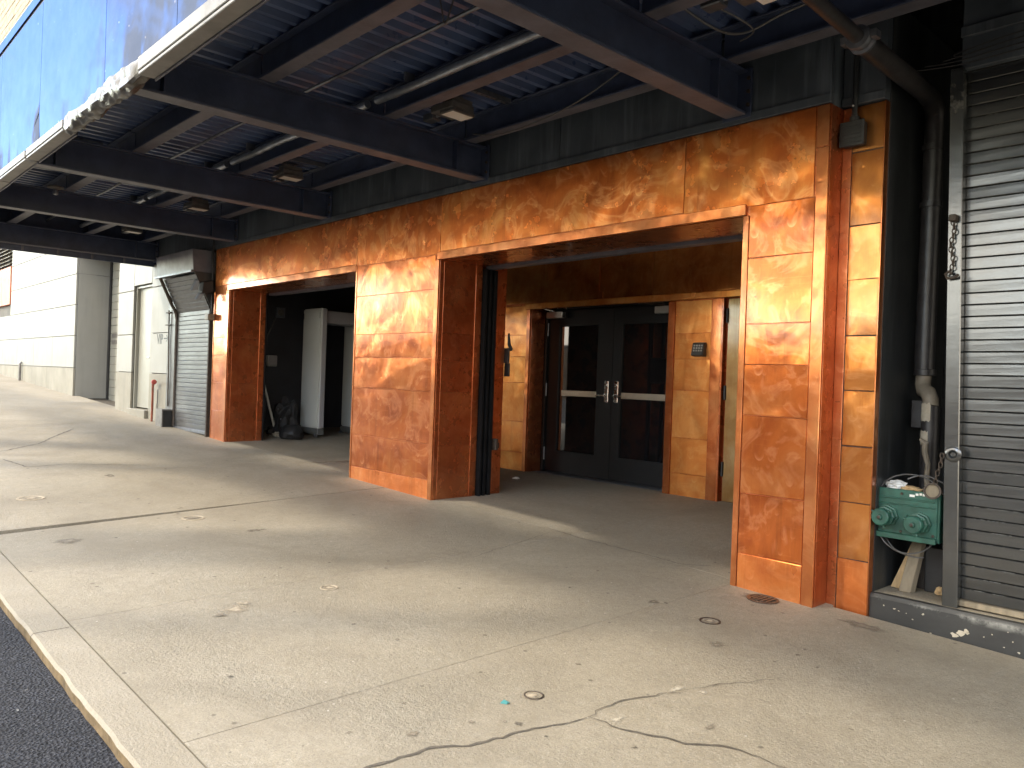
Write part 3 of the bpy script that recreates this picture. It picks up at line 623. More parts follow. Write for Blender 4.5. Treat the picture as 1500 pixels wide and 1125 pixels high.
# bag, cushion and broom ----------------------------------------------------
bm = bmesh.new(); blob(bm, (-11.72, 5.97, g(-11.7, 5.97)+.21), (.24, .17, .34), .5, 1.6, 3)
bag = thing('bag', 'black crumpled rucksack slumped against the metal detector', 'bag', (-11.72, 5.97, g(-11.7, 5.97)))
obj('bag_body', bm, 'cloth', bag, smooth=True)
T('strap', [(-11.6, 5.80, -.72), (-11.52, 5.76, -.62), (-11.48, 5.83, -.52), (-11.55, 5.95, -.46)], .014, 'rubber', bag, 6)
bm = bmesh.new(); lathe(bm, (-11.60, 5.79, -.55), (0, -1, 0), [(.014, 0), (.014, .012)], 12); obj('buckle', bm, 'galv', bag)
bm = bmesh.new(); lathe(bm, (-11.52, 5.80, -.70), (0, -1, 0), [(.012, 0), (.012, .012)], 12); obj('buckle', bm, 'galv', bag)
bm = bmesh.new(); blob(bm, (-11.32, 5.88, g(-11.3, 5.88)+.085), (.24, .17, .135), .16, 1.2, 8)
tag(obj('cushion', bm, 'rubber', smooth=True), 'squat black padded roll lying on the floor in front of the rucksack', 'cushion')
t = thing('broom', 'broom with a pale handle leaning on the copper jamb beside the black rucksack', 'broom', (-11.86, 5.88, g(-11.86, 5.88)))
T('handle', [(-11.86, 5.88, g(-11.86, 5.88)+.05), (-12.05, 5.75, -.18)], .020, 'detector', t)
bm = bmesh.new(); blob(bm, (-11.90, 5.86, g(-11.88, 5.86)+.05), (.16, .08, .08), .45, 3, 4, 3); obj('brush_head', bm, 'cloth', t, smooth=True)
bm = bmesh.new(); blob(bm, (-11.60, 5.78, g(-11.6, 5.78)+.03), (.08, .05, .045), .5, 3, 14, 3); tag(obj('cloth_scrap', bm, 'pale', smooth=True), 'scrap of pale cloth on the floor between broom and cushion', 'litter')

# keypad ----------------------------------------------------------------------
t = thing('keypad', 'dark entry keypad with rows of keys on the copper strip right of the double doors', 'keypad', (-4.94, 7.29, .42))
bm = bmesh.new(); hexa(bm, [(-5.01, 7.22, .355), (-4.86, 7.22, .355), (-4.86, 7.294, .345), (-5.01, 7.294, .345), (-5.01, 7.25, .49), (-4.86, 7.25, .49), (-4.86, 7.294, .50), (-5.01, 7.294, .50)]); obj('case', bm, 'skinpad', t, .006)
for i in range(4):
    for j in range(3):
        x = -4.985+i*.031; z = .40+j*.027; y = 7.22+(z-.355)/.135*.03
        B('key', (x, x+.02, y-.006, y+.002, z, z+.018), 'key', t, .002)

# ================================================================== CANOPY
can = thing('canopy', 'black steel canopy of beams and corrugated deck with a mirrored metal front edge', 'canopy', (-6, 3.2, 1.87))
bx = [-14.36, -11.16, -8.56, -5.72, -3.02, -.32, 2.4]
bx[1] = -11.16
def ibeam(bm, axis, c, a0, a1, z0, z1, fw, ft=.016, wtk=.012):
    for (h0, h1, wd) in ((z0, z0+ft, fw), (z0+ft, z1-ft, wtk), (z1-ft, z1, fw)):
        if axis == 'y': box(bm, c-wd/2, c+wd/2, a0, a1, h0, h1)
        else: box(bm, a0, a1, c-wd/2, c+wd/2, h0, h1)
for i, x in enumerate(bx):
    bm = bmesh.new(); ibeam(bm, 'y', x, 1.735, 4.80, 1.872, 2.168, .15)
    b = obj('beam', bm, 'steel', can, .002)
    B('flange_face', (x-.0745, x+.0745, 1.737, 4.78, 1.8655, 1.8712), 'flange', b)
    for y in (1.9, 4.45): B('stiffener', (x+.007, x+.072, y, y+.012, 1.89, 2.15), 'steel', b)
    B('end_plate', (x-.11, x+.11, 4.785, 4.803, 1.845, 2.18), 'steel', b, .002)
    bm = bmesh.new()
    for zz in (1.93, 2.02, 2.11):
        for s in (-.09, .09): lathe(bm, (x+s, 4.785, zz), (0, -1, 0), [(.014, 0), (.014, .012)], 6)
    obj('bolt', bm, 'iron', b)
for y, d in ((1.80, .17), (2.63, .22), (3.72, .22), (4.60, .22)):
    for a, b_ in zip(bx, bx[1:]):
        bm = bmesh.new(); ibeam(bm, 'x', y, a+.012, b_-.012, 2.172, 2.172+d, .12)
        j = obj('joist', bm, 'steel', can, .002)
        B('flange_face', (a+.03, b_-.03, y-.058, y+.058, 2.1665, 2.1712), 'flange', j)
prof = [(0, 0), (.045, 0), (.065, .05), (.13, .05), (.15, 0)]
for a, b_ in zip(bx, bx[1:]):
    bm = bmesh.new(); x = a+.001; P = []
    while x < b_-.15:
        for dx, dz in prof[:-1]: P.append((x+dx, dz))
        x += .15
    P.append((b_-.001, 0))
    prev = None
    for px, pz in P:
        q = [bm.verts.new((px, 1.70, 2.395+pz)), bm.verts.new((px, 4.80, 2.395+pz))]
        if prev: bm.faces.new((prev[0], q[0], q[1], prev[1]))
        prev = q
    obj('deck_sheet', bm, 'deck', can)
B('roof_slab', (-14.44, 2.6, 1.66, 4.84, 2.46, 2.60), 'dark_room', can)
# struts with punched slots across the deck
for x, y0, y1 in ((-5.05, 3.82, 4.52), (-4.30, 1.9, 2.52), (-6.55, 1.95, 2.52), (-8.15, 3.82, 4.52), (-10.7, 3.82, 4.5), (-9.3, 1.95, 2.52)):
    bm = bmesh.new(); box(bm, x-.02, x-.012, y0, y1, 2.35, 2.392); box(bm, x+.012, x+.02, y0, y1, 2.35, 2.392)
    y = y0+.02
    while y < y1-.05: box(bm, x-.011, x+.011, y, y+.035, 2.352, 2.356); y += .055
    obj('slotted_strut', bm, 'dullgalv', can)
# mirrored fascia
fx = [-14.50, -13.2, -11.5, -9.72, -8.02, -6.12, -4.75, -3.2, -1.5, .2, 2.6]
for a, b_ in zip(fx, fx[1:]):
    bm = bmesh.new(); n, m_ = 14, 12; z0_, z1_ = 1.965, 3.19
    V = []
    for i in range(n+1):
        row = []
        for k in range(m_+1):
            x = a+.004+(b_-a-.008)*i/n; z = z0_+(z1_-z0_)*k/m_; lo = max(0, 1-(z-z0_)/.5)
            y = 1.655+.003*noise.noise(Vector((x*.9, z*.5, 2)))+lo*.022*noise.noise(Vector((x*3.2, z*1.1, 5)))*(1.8 if x < -8 else .5)
            row.append(bm.verts.new((x, y, z)))
        V.append(row)
    for i in range(n):
        for k in range(m_): bm.faces.new((V[i][k], V[i+1][k], V[i+1][k+1], V[i][k+1]))
    obj('fascia_panel', bm, 'mirror', can, smooth=True)
    B('fascia_cap', (a+.002, b_-.002, 1.645, 1.67, 3.215, 3.315), 'mirror', can, .003)
B('fascia_back', [(-14.50, 2.6, 1.69, 1.75, 2.0, 3.3), (-14.49, 2.6, 1.66, 1.69, 3.19, 3.215), (-14.49, 2.6, 1.751, 4.84, 3.24, 3.3)], 'dark_room', can)
# bottom lip: straight lengths and one crumpled stretch
for a, b_ in ((-14.50, -12.0), (-12.0, -9.6), (-9.6, -8.45), (-8.4, -7.15), (-5.35, -3.2), (-3.2, -.5), (-.5, 2.6)):
    dzl = random.uniform(-.012, .012)
    bm = bmesh.new()
    for (y0, y1, h0, h1) in ((1.635, 1.655, 1.888+dzl, 1.962), (1.64, 1.74, 1.862+dzl, 1.884+dzl)): box(bm, a+.003, b_-.003, y0, y1, h0, h1)
    lp = obj('lip', bm, 'lip', can, .004)
    B('lip_inner', (a+.003, b_-.003, 1.7405, 1.752, 1.85+dzl, 1.99), 'flange', lp, .002)
bm = bmesh.new(); n, m_ = 90, 18; V = []
for i in range(n+1):
    x = -7.2+(1.92)*i/n; fade = min(1, i/10, (n-i)/10); row = []
    for k in range(m_):
        a = 2*math.pi*k/m_; r = .052*(1+.25*fade); nv = Vector((x*2.3+.9*math.sin(a), math.cos(a)*1.1+x, math.sin(a)*1.1))
        d = 1+fade*(.55*noise.noise(nv)+.38*abs(noise.noise(nv*2.1))+.2*noise.noise(nv*5)); row.append(bm.verts.new((x+.03*fade*noise.noise(nv*1.7), 1.69+math.cos(a)*r*d*.8-.015*fade, 1.925+math.sin(a)*r*d*1.15-.02*fade+.03*fade*noise.noise(Vector((x*2.6, 3, 3))))))
    V.append(row)
for i in range(n):
    for k in range(m_): bm.faces.new((V[i][k], V[i+1][k], V[i+1][(k+1) % m_], V[i][(k+1) % m_]))
obj('crumpled_lip', bm, 'crumple', can, smooth=True)
B('end_fascia', [(-14.50, -14.455, 1.76, 4.84, 1.775, 2.6)], 'steel', can, .003)
B('end_fascia_clip', [(-14.454, -14.44, y, y+.03, 1.785, 1.87) for y in (2.3, 2.8, 3.3, 3.8, 4.3)], 'flange', can)
# duct and conduits under the deck
t = thing('duct', 'fat ribbed silver pipe sleeve running along the joist under the canopy', 'duct', (-7, 3.58, 2.30))
for a, b_ in zip(bx[:-1], bx[1:]):
    bm = bmesh.new(); x = a+.06; P = []; r_ = []
    while x < b_-.06: P.append((x, 3.60+.012*noise.noise(Vector((x, 0, 0))), 2.28+.012*noise.noise(Vector((x*1.3, 5, 0))))); r_.append(.033+.006*noise.noise(Vector((x*9, 2, 2)))); x += .05
    tube(bm, P, r_, 10); obj('sleeve', bm, 'galv', t, smooth=True)
    for x_ in (a+.5, b_-.6): B('hanger', (x_, x_+.02, 3.555, 3.645, 2.318, 2.39), 'dullgalv', t)
tag(T('conduit', [(x_*.5-14.8, 3.14+.008*math.sin(x_*2.1), 2.315) for x_ in range(36)], .015, 'dullgalv', None, 8), 'thin grey conduit under the canopy deck, nearer the street than the fat silver sleeve', 'conduit')
def hang(pts, r, label, cat='cable', mat='wire'):
    P = [Vector(p) for p in pts]; Q = []
    for i in range(len(P)-1):
        p0 = P[max(0, i-1)]; p1 = P[i]; p2 = P[i+1]; p3 = P[min(len(P)-1, i+2)]
        for k in range(10):
            s = k/10; Q.append(.5*((2*p1)+(p2-p0)*s+(2*p0-5*p1+4*p2-p3)*s*s+(3*p1-p0-3*p2+p3)*s**3))
    Q.append(P[-1]); return tag(T('cable', Q, r, mat, None, 6), label, cat)
hang([(-5.5, 4.50, 2.19), (-5.15, 4.47, 2.10), (-4.75, 4.47, 2.10), (-4.35, 4.5, 2.16), (-4.0, 4.53, 2.27), (-3.7, 4.53, 2.38)], .007, 'loose grey cable drooping along the wall side joist of the nearest full bay')
hang([(-3.55, 2.62, 2.16), (-3.52, 2.63, 2.02), (-3.50, 2.64, 1.94), (-3.475, 2.66, 2.03), (-3.45, 2.68, 2.16)], .005, 'short loop of thin wire dangling beside the nearest beam')
hang([(-2.9, 3.65, 2.33), (-2.8, 4.1, 2.20), (-2.72, 4.35, 2.21), (-2.5, 4.45, 2.30), (-2.2, 4.48, 2.34)], .008, 'tangled cable behind the nearest beam, lower strand')
hang([(-2.9, 3.78, 2.35), (-2.72, 4.05, 2.27), (-2.62, 4.30, 2.19), (-2.78, 4.42, 2.20)], .006, 'tangled cable behind the nearest beam, upper strand')
# floodlights
GL = 'floodlights under the canopy deck'
def floodlight():
    t = bpy.data.objects.new('floodlight', None); COL.objects.link(t); t.empty_display_size = .2
    def lo(name, bm, mat, **k): return obj(name, bm, mat, t, zoff=False, **k)
    bm = bmesh.new(); box(bm, -.14, .14, -.12, .12, .03, .09); b0 = lo('housing', bm, 'lamp', bevel=.006)
    bm = bmesh.new()
    for k in range(7): box(bm, .0+.02*k, .008+.02*k, -.11, .11, .092, .13)
    lo('cooling_fins', bm, 'lamp')
    bm = bmesh.new(); hexa(bm, [(-.02, -.12, 0), (.15, -.12, 0), (.15, .12, 0), (-.02, .12, 0), (-.02, -.12, .028), (.15, -.12, .028), (.15, .12, .028), (-.02, .12, .028)]); lo('lens_frame', bm, 'lamp', bevel=.004)
    bm = bmesh.new()
    o4 = [(-.01, -.11), (.14, -.11), (.14, .11), (-.01, .11)]; i4 = [(.04, -.05), (.10, -.05), (.10, .05), (.04, .05)]
    ov = [bm.verts.new((x, y, -.004)) for x, y in o4]; iv = [bm.verts.new((x, y, -.0015)) for x, y in i4]
    for k in range(4): bm.faces.new((ov[k], ov[(k+1) % 4], iv[(k+1) % 4], iv[k]))
    bm.faces.new(iv); lo('lens', bm, 'glasslens')
    bm = bmesh.new(); box(bm, -.33, -.20, -.05, .05, .02, .08); lo('junction_box', bm, 'dullgalv', bevel=.006)
    bm = bmesh.new(); tube(bm, [(-.20, 0, .05), (-.14, 0, .05)], .012, 8); tube(bm, [(-.27, .03, .08), (-.20, .03, .13), (-.10, .0, .11)], .006, 6); lo('whip', bm, 'galv', smooth=True)
    bm = bmesh.new(); tube(bm, [(.0, -.06, .12), (.0, -.06, .19)], .008, 6); tube(bm, [(.0, .06, .12), (.0, .06, .19)], .008, 6); box(bm, -.03, .03, -.09, .09, .172, .19); lo('bracket', bm, 'dullgalv')
    return t
fl = floodlight()
FL = [(-5.33, 4.13, 'canopy floodlight nearest the double doors, hanging in the second bay'), (-2.42, 3.98, 'canopy floodlight in the nearest bay, cut off by the top of the picture'),
      (-8.45, 4.23, 'canopy floodlight hanging over the copper pier between the two openings'), (-11.05, 4.20, 'canopy floodlight hanging over the opening with the metal detector'),
      (-13.8, 4.22, 'canopy floodlight in the farthest bay above the hooded shutter')]
for i, (x, y, lb) in enumerate(FL):
    o = fl
    if i:
        o = fl.copy(); COL.objects.link(o)
        for ch in fl.children:
            c = ch.copy(); COL.objects.link(c); c.parent = o
    o.location = (x, y, 2.205+Z0); o.rotation_euler = (0, 0, random.uniform(-.06, .06)); tag(o, lb, 'floodlight', GL)
t = thing('ceiling_fitting', 'small round pale fitting under the far bays of the canopy, nearer the street', 'ceiling fitting', (-10.9, 2.6, 2.1))
bm = bmesh.new(); lathe(bm, (-10.9, 2.45, 2.165), (0, 0, -1), [(.09, 0), (.09, .02), (.05, .03)], 20); obj('plate', bm, 'lamp', t, smooth=True)
bm = bmesh.new(); lathe(bm, (-10.9, 2.45, 2.13), (0, 0, -1), [(.02, 0), (.035, .03), (.03, .06), (.01, .07)], 16); obj('bulb', bm, 'galv', t, smooth=True)

# ================================================================== RIGHT-HAND NICHE AND SHUTTER
t = thing('plinth', 'low black painted concrete plinth with chipped paint under the black shutter and the niche', 'plinth', (0, 5.4, g(0, 5.4)))
bm = bmesh.new(); n = 60; P0 = []
for i in range(n+1):
    x = -2.085+11*i/n; r_ = .004*noise.noise(Vector((x*7, 0, 0)))
    P0.append([bm.verts.new(p) for p in ((x, 4.985, g(x, 5)-.1), (x, 4.985+r_, -1.235), (x, 5.0+r_, -1.213), (x, 5.03, -1.209+r_), (x, 5.03, g(x, 5)-.1))])
for A_, B_ in zip(P0, P0[1:]):
    for k in range(4): bm.faces.new((A_[k], B_[k], B_[k+1], A_[k+1]))
bm.faces.new(P0[0]); obj('front', bm, 'plinth', t)
B('ledge', (-2.078, 9, 5.031, 6.05, -1.40, -1.209), 'concrete', t)
for k in range(26):
    x = random.uniform(-2.0, -.6); z = random.uniform(-1.38, -1.25); bm = bmesh.new(); vs = []
    big = k in (3, 4, 5); rr = .02 if big else random.uniform(.003, .008); x = -1.60+.03*k-.09 if big else x; z = -1.33+.02*(k-4) if big else z
    for q in range(9):
        a = q*2*math.pi/9; f = rr*random.uniform(.45, 1.35); vs.append(bm.verts.new((x+math.cos(a)*f, 4.9815, z+math.sin(a)*f*.8)))
    bm.faces.new(vs); obj('paint_chip', bm, 'pale' if big else 'pale', t)
# slatted shutter -------------------------------------------------------
sh = thing('roller_shutter', 'black glossy steel roller shutter beside the niche with the green inlet plate', 'roller shutter', (0, 5.1, -1.2))
def slat_mesh(name, x0, x1, p, mat):
    bm = bmesh.new(); prof_ = [(.008, 0), (-.0075, .002), (-.009, p*.06), (-.009, p*.5), (-.009, p*.90), (-.0055, p*.955), (.008, p*.985)]
    n = 6; V = []
    for i in range(n+1):
        x = x0+(x1-x0)*i/n; V.append([bm.verts.new((x, a+.0015*noise.noise(Vector((x*3, b*20, 3))), b)) for a, b in prof_])
    for i in range(n):
        for k in range(len(prof_)-1): bm.faces.new((V[i][k], V[i+1][k], V[i+1][k+1], V[i][k+1]))
    me = bpy.data.meshes.new(name); bmesh.ops.recalc_face_normals(bm, faces=bm.faces[:]); bm.to_mesh(me); bm.free(); me.materials.append(M[mat])
    return me
def place(name, me, parent, loc, rot=(0, 0, 0)):
    o = bpy.data.objects.new(name, me); COL.objects.link(o); o.parent = parent
    o.matrix_parent_inverse = Matrix.Translation(parent.location).inverted(); o.location = (loc[0], loc[1], loc[2]+Z0); o.rotation_euler = rot; return o
me = slat_mesh('slat', -1.70, 2.2, .0685, 'roller'); z = -1.165
while z < 1.93:
    place('slat', me, sh, (0, 5.11+random.uniform(-.0012, .0012), z), (random.uniform(-.02, .02), 0, 0)); z += .0685
B('curtain_backing', (-1.70, 2.2, 5.125, 5.14, -1.2, 1.95), 'rubber', sh)
B('bottom_bar', (-1.62, 2.2, 5.07, 5.12, -1.200, -1.166), 'wood', sh, .004)
bm = bmesh.new(); hexa(bm, [(-1.690, 5.03, -1.209), (-1.606, 5.03, -1.209), (-1.606, 5.09, -1.209), (-1.690, 5.15, -1.209), (-1.750, 5.03, 1.93), (-1.678, 5.03, 1.93), (-1.678, 5.09, 1.93), (-1.750, 5.15, 1.93)])
obj('jamb', bm, 'roller', sh, .004)
bm = bmesh.new(); lathe(bm, (-1.655, 5.03, -.325), (0, -1, 0), [(.045, 0), (.045, .008), (.034, .014), (.024, .014), (.02, .004), (.012, .012)], 22); obj('lock_boss', bm, 'roller', sh, smooth=True)
B('hasp', [(-1.715, -1.675, 4.985, 5.028, 1.025, 1.065)], 'iron', sh, .005)
def chain(p, ln, label, parent=None):
    bm = bmesh.new()
    for i, q in enumerate(p):
        n = 12; c = Vector(q); ring_ = []
        for k in range(n+1):
            a = 2*math.pi*k/n; s = Vector((math.cos(a)*.010, 0, math.sin(a)*.017)) if i % 2 == 0 else Vector((0, math.cos(a)*.010, math.sin(a)*.017)); ring_.append(c+s)
        tube(bm, ring_, .0036, 5, False)
    return tag(obj('chain', bm, 'iron', None, smooth=True), label, 'chain')
chain([(-1.697+.008*math.sin(i*.9), 5.008, 1.02-.026*i) for i in range(12)], .3, 'short black chain hanging high on the jamb of the black shutter')
bm = bmesh.new(); tube(bm, [(-1.69, 5.0, .72), (-1.705, 5.0, .735), (-1.725, 5.0, .72), (-1.715, 5.0, .695), (-1.67, 5.0, .70), (-1.655, 5.0, .715)], .009, 8); tag(obj('hook', bm, 'iron', smooth=True), 'black hook at the lower end of the chain on the shutter jamb', 'hook')
chain([(-1.712-.006*i+.004*math.sin(i), 5.015+.004*i, -.34-.026*i) for i in range(9)], .2, 'chain running from the round shutter lock down to a round cap')
# wires over the shutter
for k in range(4):
    z = 1.95+.022*k
    hang([(-1.98+.1*k, 5.0, 1.965+.005*k), (-1.7, 4.99, z-.02), (-1.35, 4.985, z-.015+.01*k), (-.9, 4.985, z), (0, 4.985, z+.02)], .004,
         ['lowest of four black cables strung above the black shutter', 'second lowest of four black cables strung above the black shutter', 'second highest of four black cables strung above the black shutter', 'highest of four black cables strung above the black shutter'][k], mat='rubber')
# drain pipe -----------------------------------------------------------------
t = thing('drain_pipe', 'dark iron drain pipe crossing below the canopy and dropping down inside the niche', 'pipe', (-1.93, 5.42, -1.2))
T('horizontal_run', [(-1.985, 2.2, 2.085), (-1.985, 4.34, 1.962)], .040, 'pipeblk', t, 16)
T('lower_run', [(-1.985, 4.38, 1.957), (-1.985, 5.30, 1.922), (-1.986, 5.42, 1.90), (-1.99, 5.49, 1.85), (-1.995, 5.5, 1.78), (-2.005, 5.5, .14)], .060, 'pipeblk', t, 18)
bm = bmesh.new(); lathe(bm, (-1.985, 4.31, 1.963), (0, 1, -.055), [(.045, 0), (.066, .004), (.070, .02), (.060, .03), (.060, .06), (.074, .068), (.074, .085), (.062, .09)], 22)
for s in (-1, 1): box(bm, -1.985+s*.083-.016, -1.985+s*.083+.016, 4.325, 4.39, 1.945, 1.985)
obj('coupling', bm, 'dullgalv', t, smooth=True)
for zc in (1.62, 1.25, .16):
    bm = bmesh.new(); lathe(bm, (-2.0, 5.5, zc), (0, 0, 1), [(.062, -.02), (.068, -.018), (.068, .018), (.062, .02)], 20); obj('collar', bm, 'pipeblk', t, smooth=True)
T('elbow', [(-2.005, 5.5, .14), (-2.005, 5.49, .08), (-1.985, 5.46, .04), (-1.95, 5.43, .03), (-1.925, 5.41, -.02), (-1.92, 5.40, -.06)], .047, 'pvc', t, 16)
T('lower_drop', [(-1.92, 5.40, -.055), (-1.92, 5.40, -1.209)], .052, 'pipeblk', t, 18)
for z0, z1, a0 in ((-.15, -.04, 3.6), (-.30, -.215, 3.4)):
    bm = bmesh.new(); pv = None
    for k in range(10):
        a = a0+k*.16; j = .012*noise.noise(Vector((k*.9, z0*9, 0))); q = [bm.verts.new((-1.92+math.cos(a)*.0535, 5.40+math.sin(a)*.0535, zz)) for zz in (z0+j, z1-j*1.4)]
        if pv: bm.faces.new((pv[0], q[0], q[1], pv[1]))
        pv = q
    obj('bare_patch', bm, 'pale', t)
B('cleanout_box', (-2.055, -1.985, 5.44, 5.56, -.20, -.02), 'pipeblk', t, .006)
# black junction box on golden column -----------------------------------------
t = thing('junction_box', 'black ribbed junction box with a conduit on top, fixed high on the narrow golden column', 'electric box', (-2.26, 4.93, 1.62))
B('case', (-2.335, -2.195, 4.905, 4.964, 1.555, 1.70), 'black', t, .008)
B('cover', (-2.343, -2.187, 4.893, 4.904, 1.548, 1.706), 'black', t, .005)
B('rib', [(-2.325, -2.205, 4.887, 4.892, 1.565+.026*k, 1.575+.026*k) for k in range(5)], 'black', t, .002)
T('conduit', [(-2.262, 4.925, 1.70), (-2.262, 4.925, 2.44)], .017, 'black', t, 10)
bm = bmesh.new(); lathe(bm, (-2.262, 4.925, 1.705), (0, 0, 1), [(.03, 0), (.03, .03), (.02, .035), (.02, .05)], 12); obj('gland', bm, 'black', t, smooth=True)
bm = bmesh.new(); lathe(bm, (-2.263, 4.905, 1.80), (0, -1, 0), [(.006, 0), (.006, .006)], 8); obj('screw', bm, 'paper', t)
# green inlet plate on its props -----------------------------------------------
t = thing('inlet_plate', 'green enamelled steel plate with two round capped hose inlets propped up in the black niche', 'hose inlet', (-2.0, 5.3, -.75))
bm = bmesh.new(); box(bm, -2.19, -1.815, 5.26, 5.275, -.875, -.595)
obj('plate', bm, 'green', t, .003); PLATE = t
for x, z in ((-2.17, -.615), (-1.835, -.615), (-2.17, -.85), (-1.835, -.85), (-2.02, -.62), (-2.02, -.85)):
    bm = bmesh.new(); lathe(bm, (x, 5.26, z), (0, -1, 0), [(.009, 0), (.009, .005), (.006, .007)], 6); obj('bolt', bm, 'iron', t)
B('bottom_flange', (-2.19, -1.815, 5.235, 5.259, -.897, -.862), 'green', t, .004)
B('side_flange', (-1.814, -1.80, 5.26, 5.40, -.89, -.60), 'green', t, .003)
B('top_rib', [(-2.17, -1.83, 5.253, 5.2595, -.655, -.645), (-2.17, -1.83, 5.253, 5.2595, -.69, -.683)], 'green', t, .002)
for x, z in ((-2.115, -.768), (-1.925, -.788)):
    bm = bmesh.new(); lathe(bm, (x+.015, 5.26, z+.005), (0, -1, 0), [(.066, 0), (.066, .012), (.055, .014), (.055, .035), (.060, .037), (.060, .055), (.05, .058)], 8); obj('inlet', bm, 'green', t, .001)
    bm = bmesh.new(); lathe(bm, (x+.010, 5.20, z+.003), (0, -1, 0), [(.044, 0), (.044, .012), (.052, .014), (.054, .03), (.052, .045), (.046, .05), (.018, .05), (.015, .06), (.004, .062)], 26)
    for a in (.7, 2.6, 5.0): lathe(bm, (x+.010+math.cos(a)*.054, 5.175, z+math.sin(a)*.054), (math.cos(a), 0, math.sin(a)), [(.008, 0), (.008, .012)], 8)
    obj('cap', bm, 'green', t, smooth=True)
    bm = bmesh.new(); lathe(bm, (x+.010, 5.142, z+.003), (0, -1, 0), [(.010, -.01), (.010, .004), (.006, .007)], 10); obj('cap_pin', bm, 'iron', t, smooth=True)
T('hook', [(-1.985, 5.255, -.745), (-1.985, 5.24, -.77), (-1.975, 5.235, -.785), (-1.96, 5.245, -.77)], .006, 'green', t, 6)
for (x, z, sx_) in ((-1.975, -.632, .03), (-1.94, -.622, .016), (-1.918, -.618, .014), (-1.90, -.62, .012)): B('paint_chip', (x, x+sx_, 5.2572, 5.2590, z, z+.014), 'paper', t)
B('box_behind', (-2.15, -1.83, 5.32, 5.50, -.86, -.64), 'green', t, .006)
t = thing('prop_board', 'grey weathered board standing upright under the green inlet plate', 'board', (-1.95, 5.2, -1.21))
bm = bmesh.new(); hexa(bm, [(-1.985, 5.16, -1.207), (-1.915, 5.16, -1.207), (-1.90, 5.205, -1.207), (-1.97, 5.205, -1.207), (-1.955, 5.27, -.90), (-1.89, 5.27, -.90), (-1.88, 5.31, -.90), (-1.945, 5.31, -.90)]); obj('board', bm, 'wood', t, .003)
bm = bmesh.new(); hexa(bm, [(-2.06, 5.23, -1.206), (-2.0, 5.22, -1.207), (-1.99, 5.245, -1.207), (-2.05, 5.255, -1.206), (-1.975, 5.325, -.92), (-1.965, 5.32, -.92), (-1.962, 5.335, -.92), (-1.972, 5.34, -.92)])
tag(obj('wood_splinter', bm, 'woodl', None, .002), 'split pale piece of wood leaning on the grey board in the niche', 'board')
tag(B('block', (-1.885, -1.76, 5.30, 5.46, -1.208, -.93), 'rubber', None, .004), 'black block put in as the shadow behind the grey board in the niche', 'block')  # solid black stand-in for the shade beside the board
P = [(-1.90, 5.34, -.60), (-1.905, 5.33, -.5), (-1.895, 5.32, -.42), (-1.915, 5.31, -.34), (-1.905, 5.29, -.285), (-1.935, 5.28, -.262)]
bm = bmesh.new(); tube(bm, P, [.014, .016, .015, .019, .02, .008], 8); tag(obj('stick', bm, 'pvc', None, smooth=True), 'crooked bare stick standing up behind the green inlet plate', 'stick')
WIRES = []
for i, (cx, cz, rx, rz, a0, a1) in enumerate(((-1.98, -.72, .215, .22, .5, 3.6), (-1.96, -.73, .235, .27, 2.9, 5.0), (-1.99, -.82, .16, .16, 3.2, 5.9), (-1.90, -.66, .17, .16, .1, 2.2))):
    WIRES.append(tag(T('wire', [(cx+rx*math.cos(a0+(a1-a0)*k/24), 5.29+.02*math.sin(k*.4), cz+rz*math.sin(a0+(a1-a0)*k/24)) for k in range(25)], .0045, 'wire', None, 6),
        ['loop of grey wire arching over the top of the green inlet plate', 'long loop of wire curving round the left side of the green plate', 'short wire loop hanging under the green inlet plate', 'thin wire over the right corner of the green plate'][i], 'wire'))
t = thing('round_cap', 'round metal cap with a pale inside hung on the chain beside the green plate', 'cap', (-1.755, 5.03, -.56))
bm = bmesh.new(); lathe(bm, (-1.76, 5.035, -.552), (.15, -1, .1), [(.042, 0), (.048, .012), (.048, .03), (.040, .03), (.038, .008)], 24); obj('rim', bm, 'iron', t, smooth=True)
bm = bmesh.new(); lathe(bm, (-1.762, 5.023, -.551), (.15, -1, .1), [(.038, 0), (.038, .002)], 20); obj('inside', bm, 'wood', t)
bm = bmesh.new(); blob(bm, (-2.10, 5.36, -.585), (.06, .04, .03), .5, 2, 5, 3); tag(obj('paper_wad', bm, 'paper'), 'white paper wad lying on the green box in the niche', 'litter')
bm = bmesh.new(); blob(bm, (-2.01, 5.37, -.60), (.07, .04, .02), .5, 2, 15, 3); tag(obj('cardboard_scrap', bm, 'woodl'), 'brown scrap of cardboard lying on the green box in the niche', 'litter')
bm = bmesh.new(); blob(bm, (-1.775, 5.26, -1.185), (.03, .025, .03), .5, 2, 25, 3); tag(obj('crumpled_wrapper', bm, 'woodl'), 'crumpled tan wrapper on the niche ledge near the shutter jamb', 'litter')
B_ = B('red_wrapper', (-1.725, -1.695, 5.2, 5.23, -1.208, -1.196), 'redcap', None, .003); tag(B_, 'small red wrapper on the niche ledge against the shutter jamb', 'litter')

for o in list(PLATE.children)+WIRES+[bpy.data.objects[n_] for n_ in ('paper_wad', 'cardboard_scrap')]:
    o.data.transform(Matrix.Translation((.075, -.20, .028)))
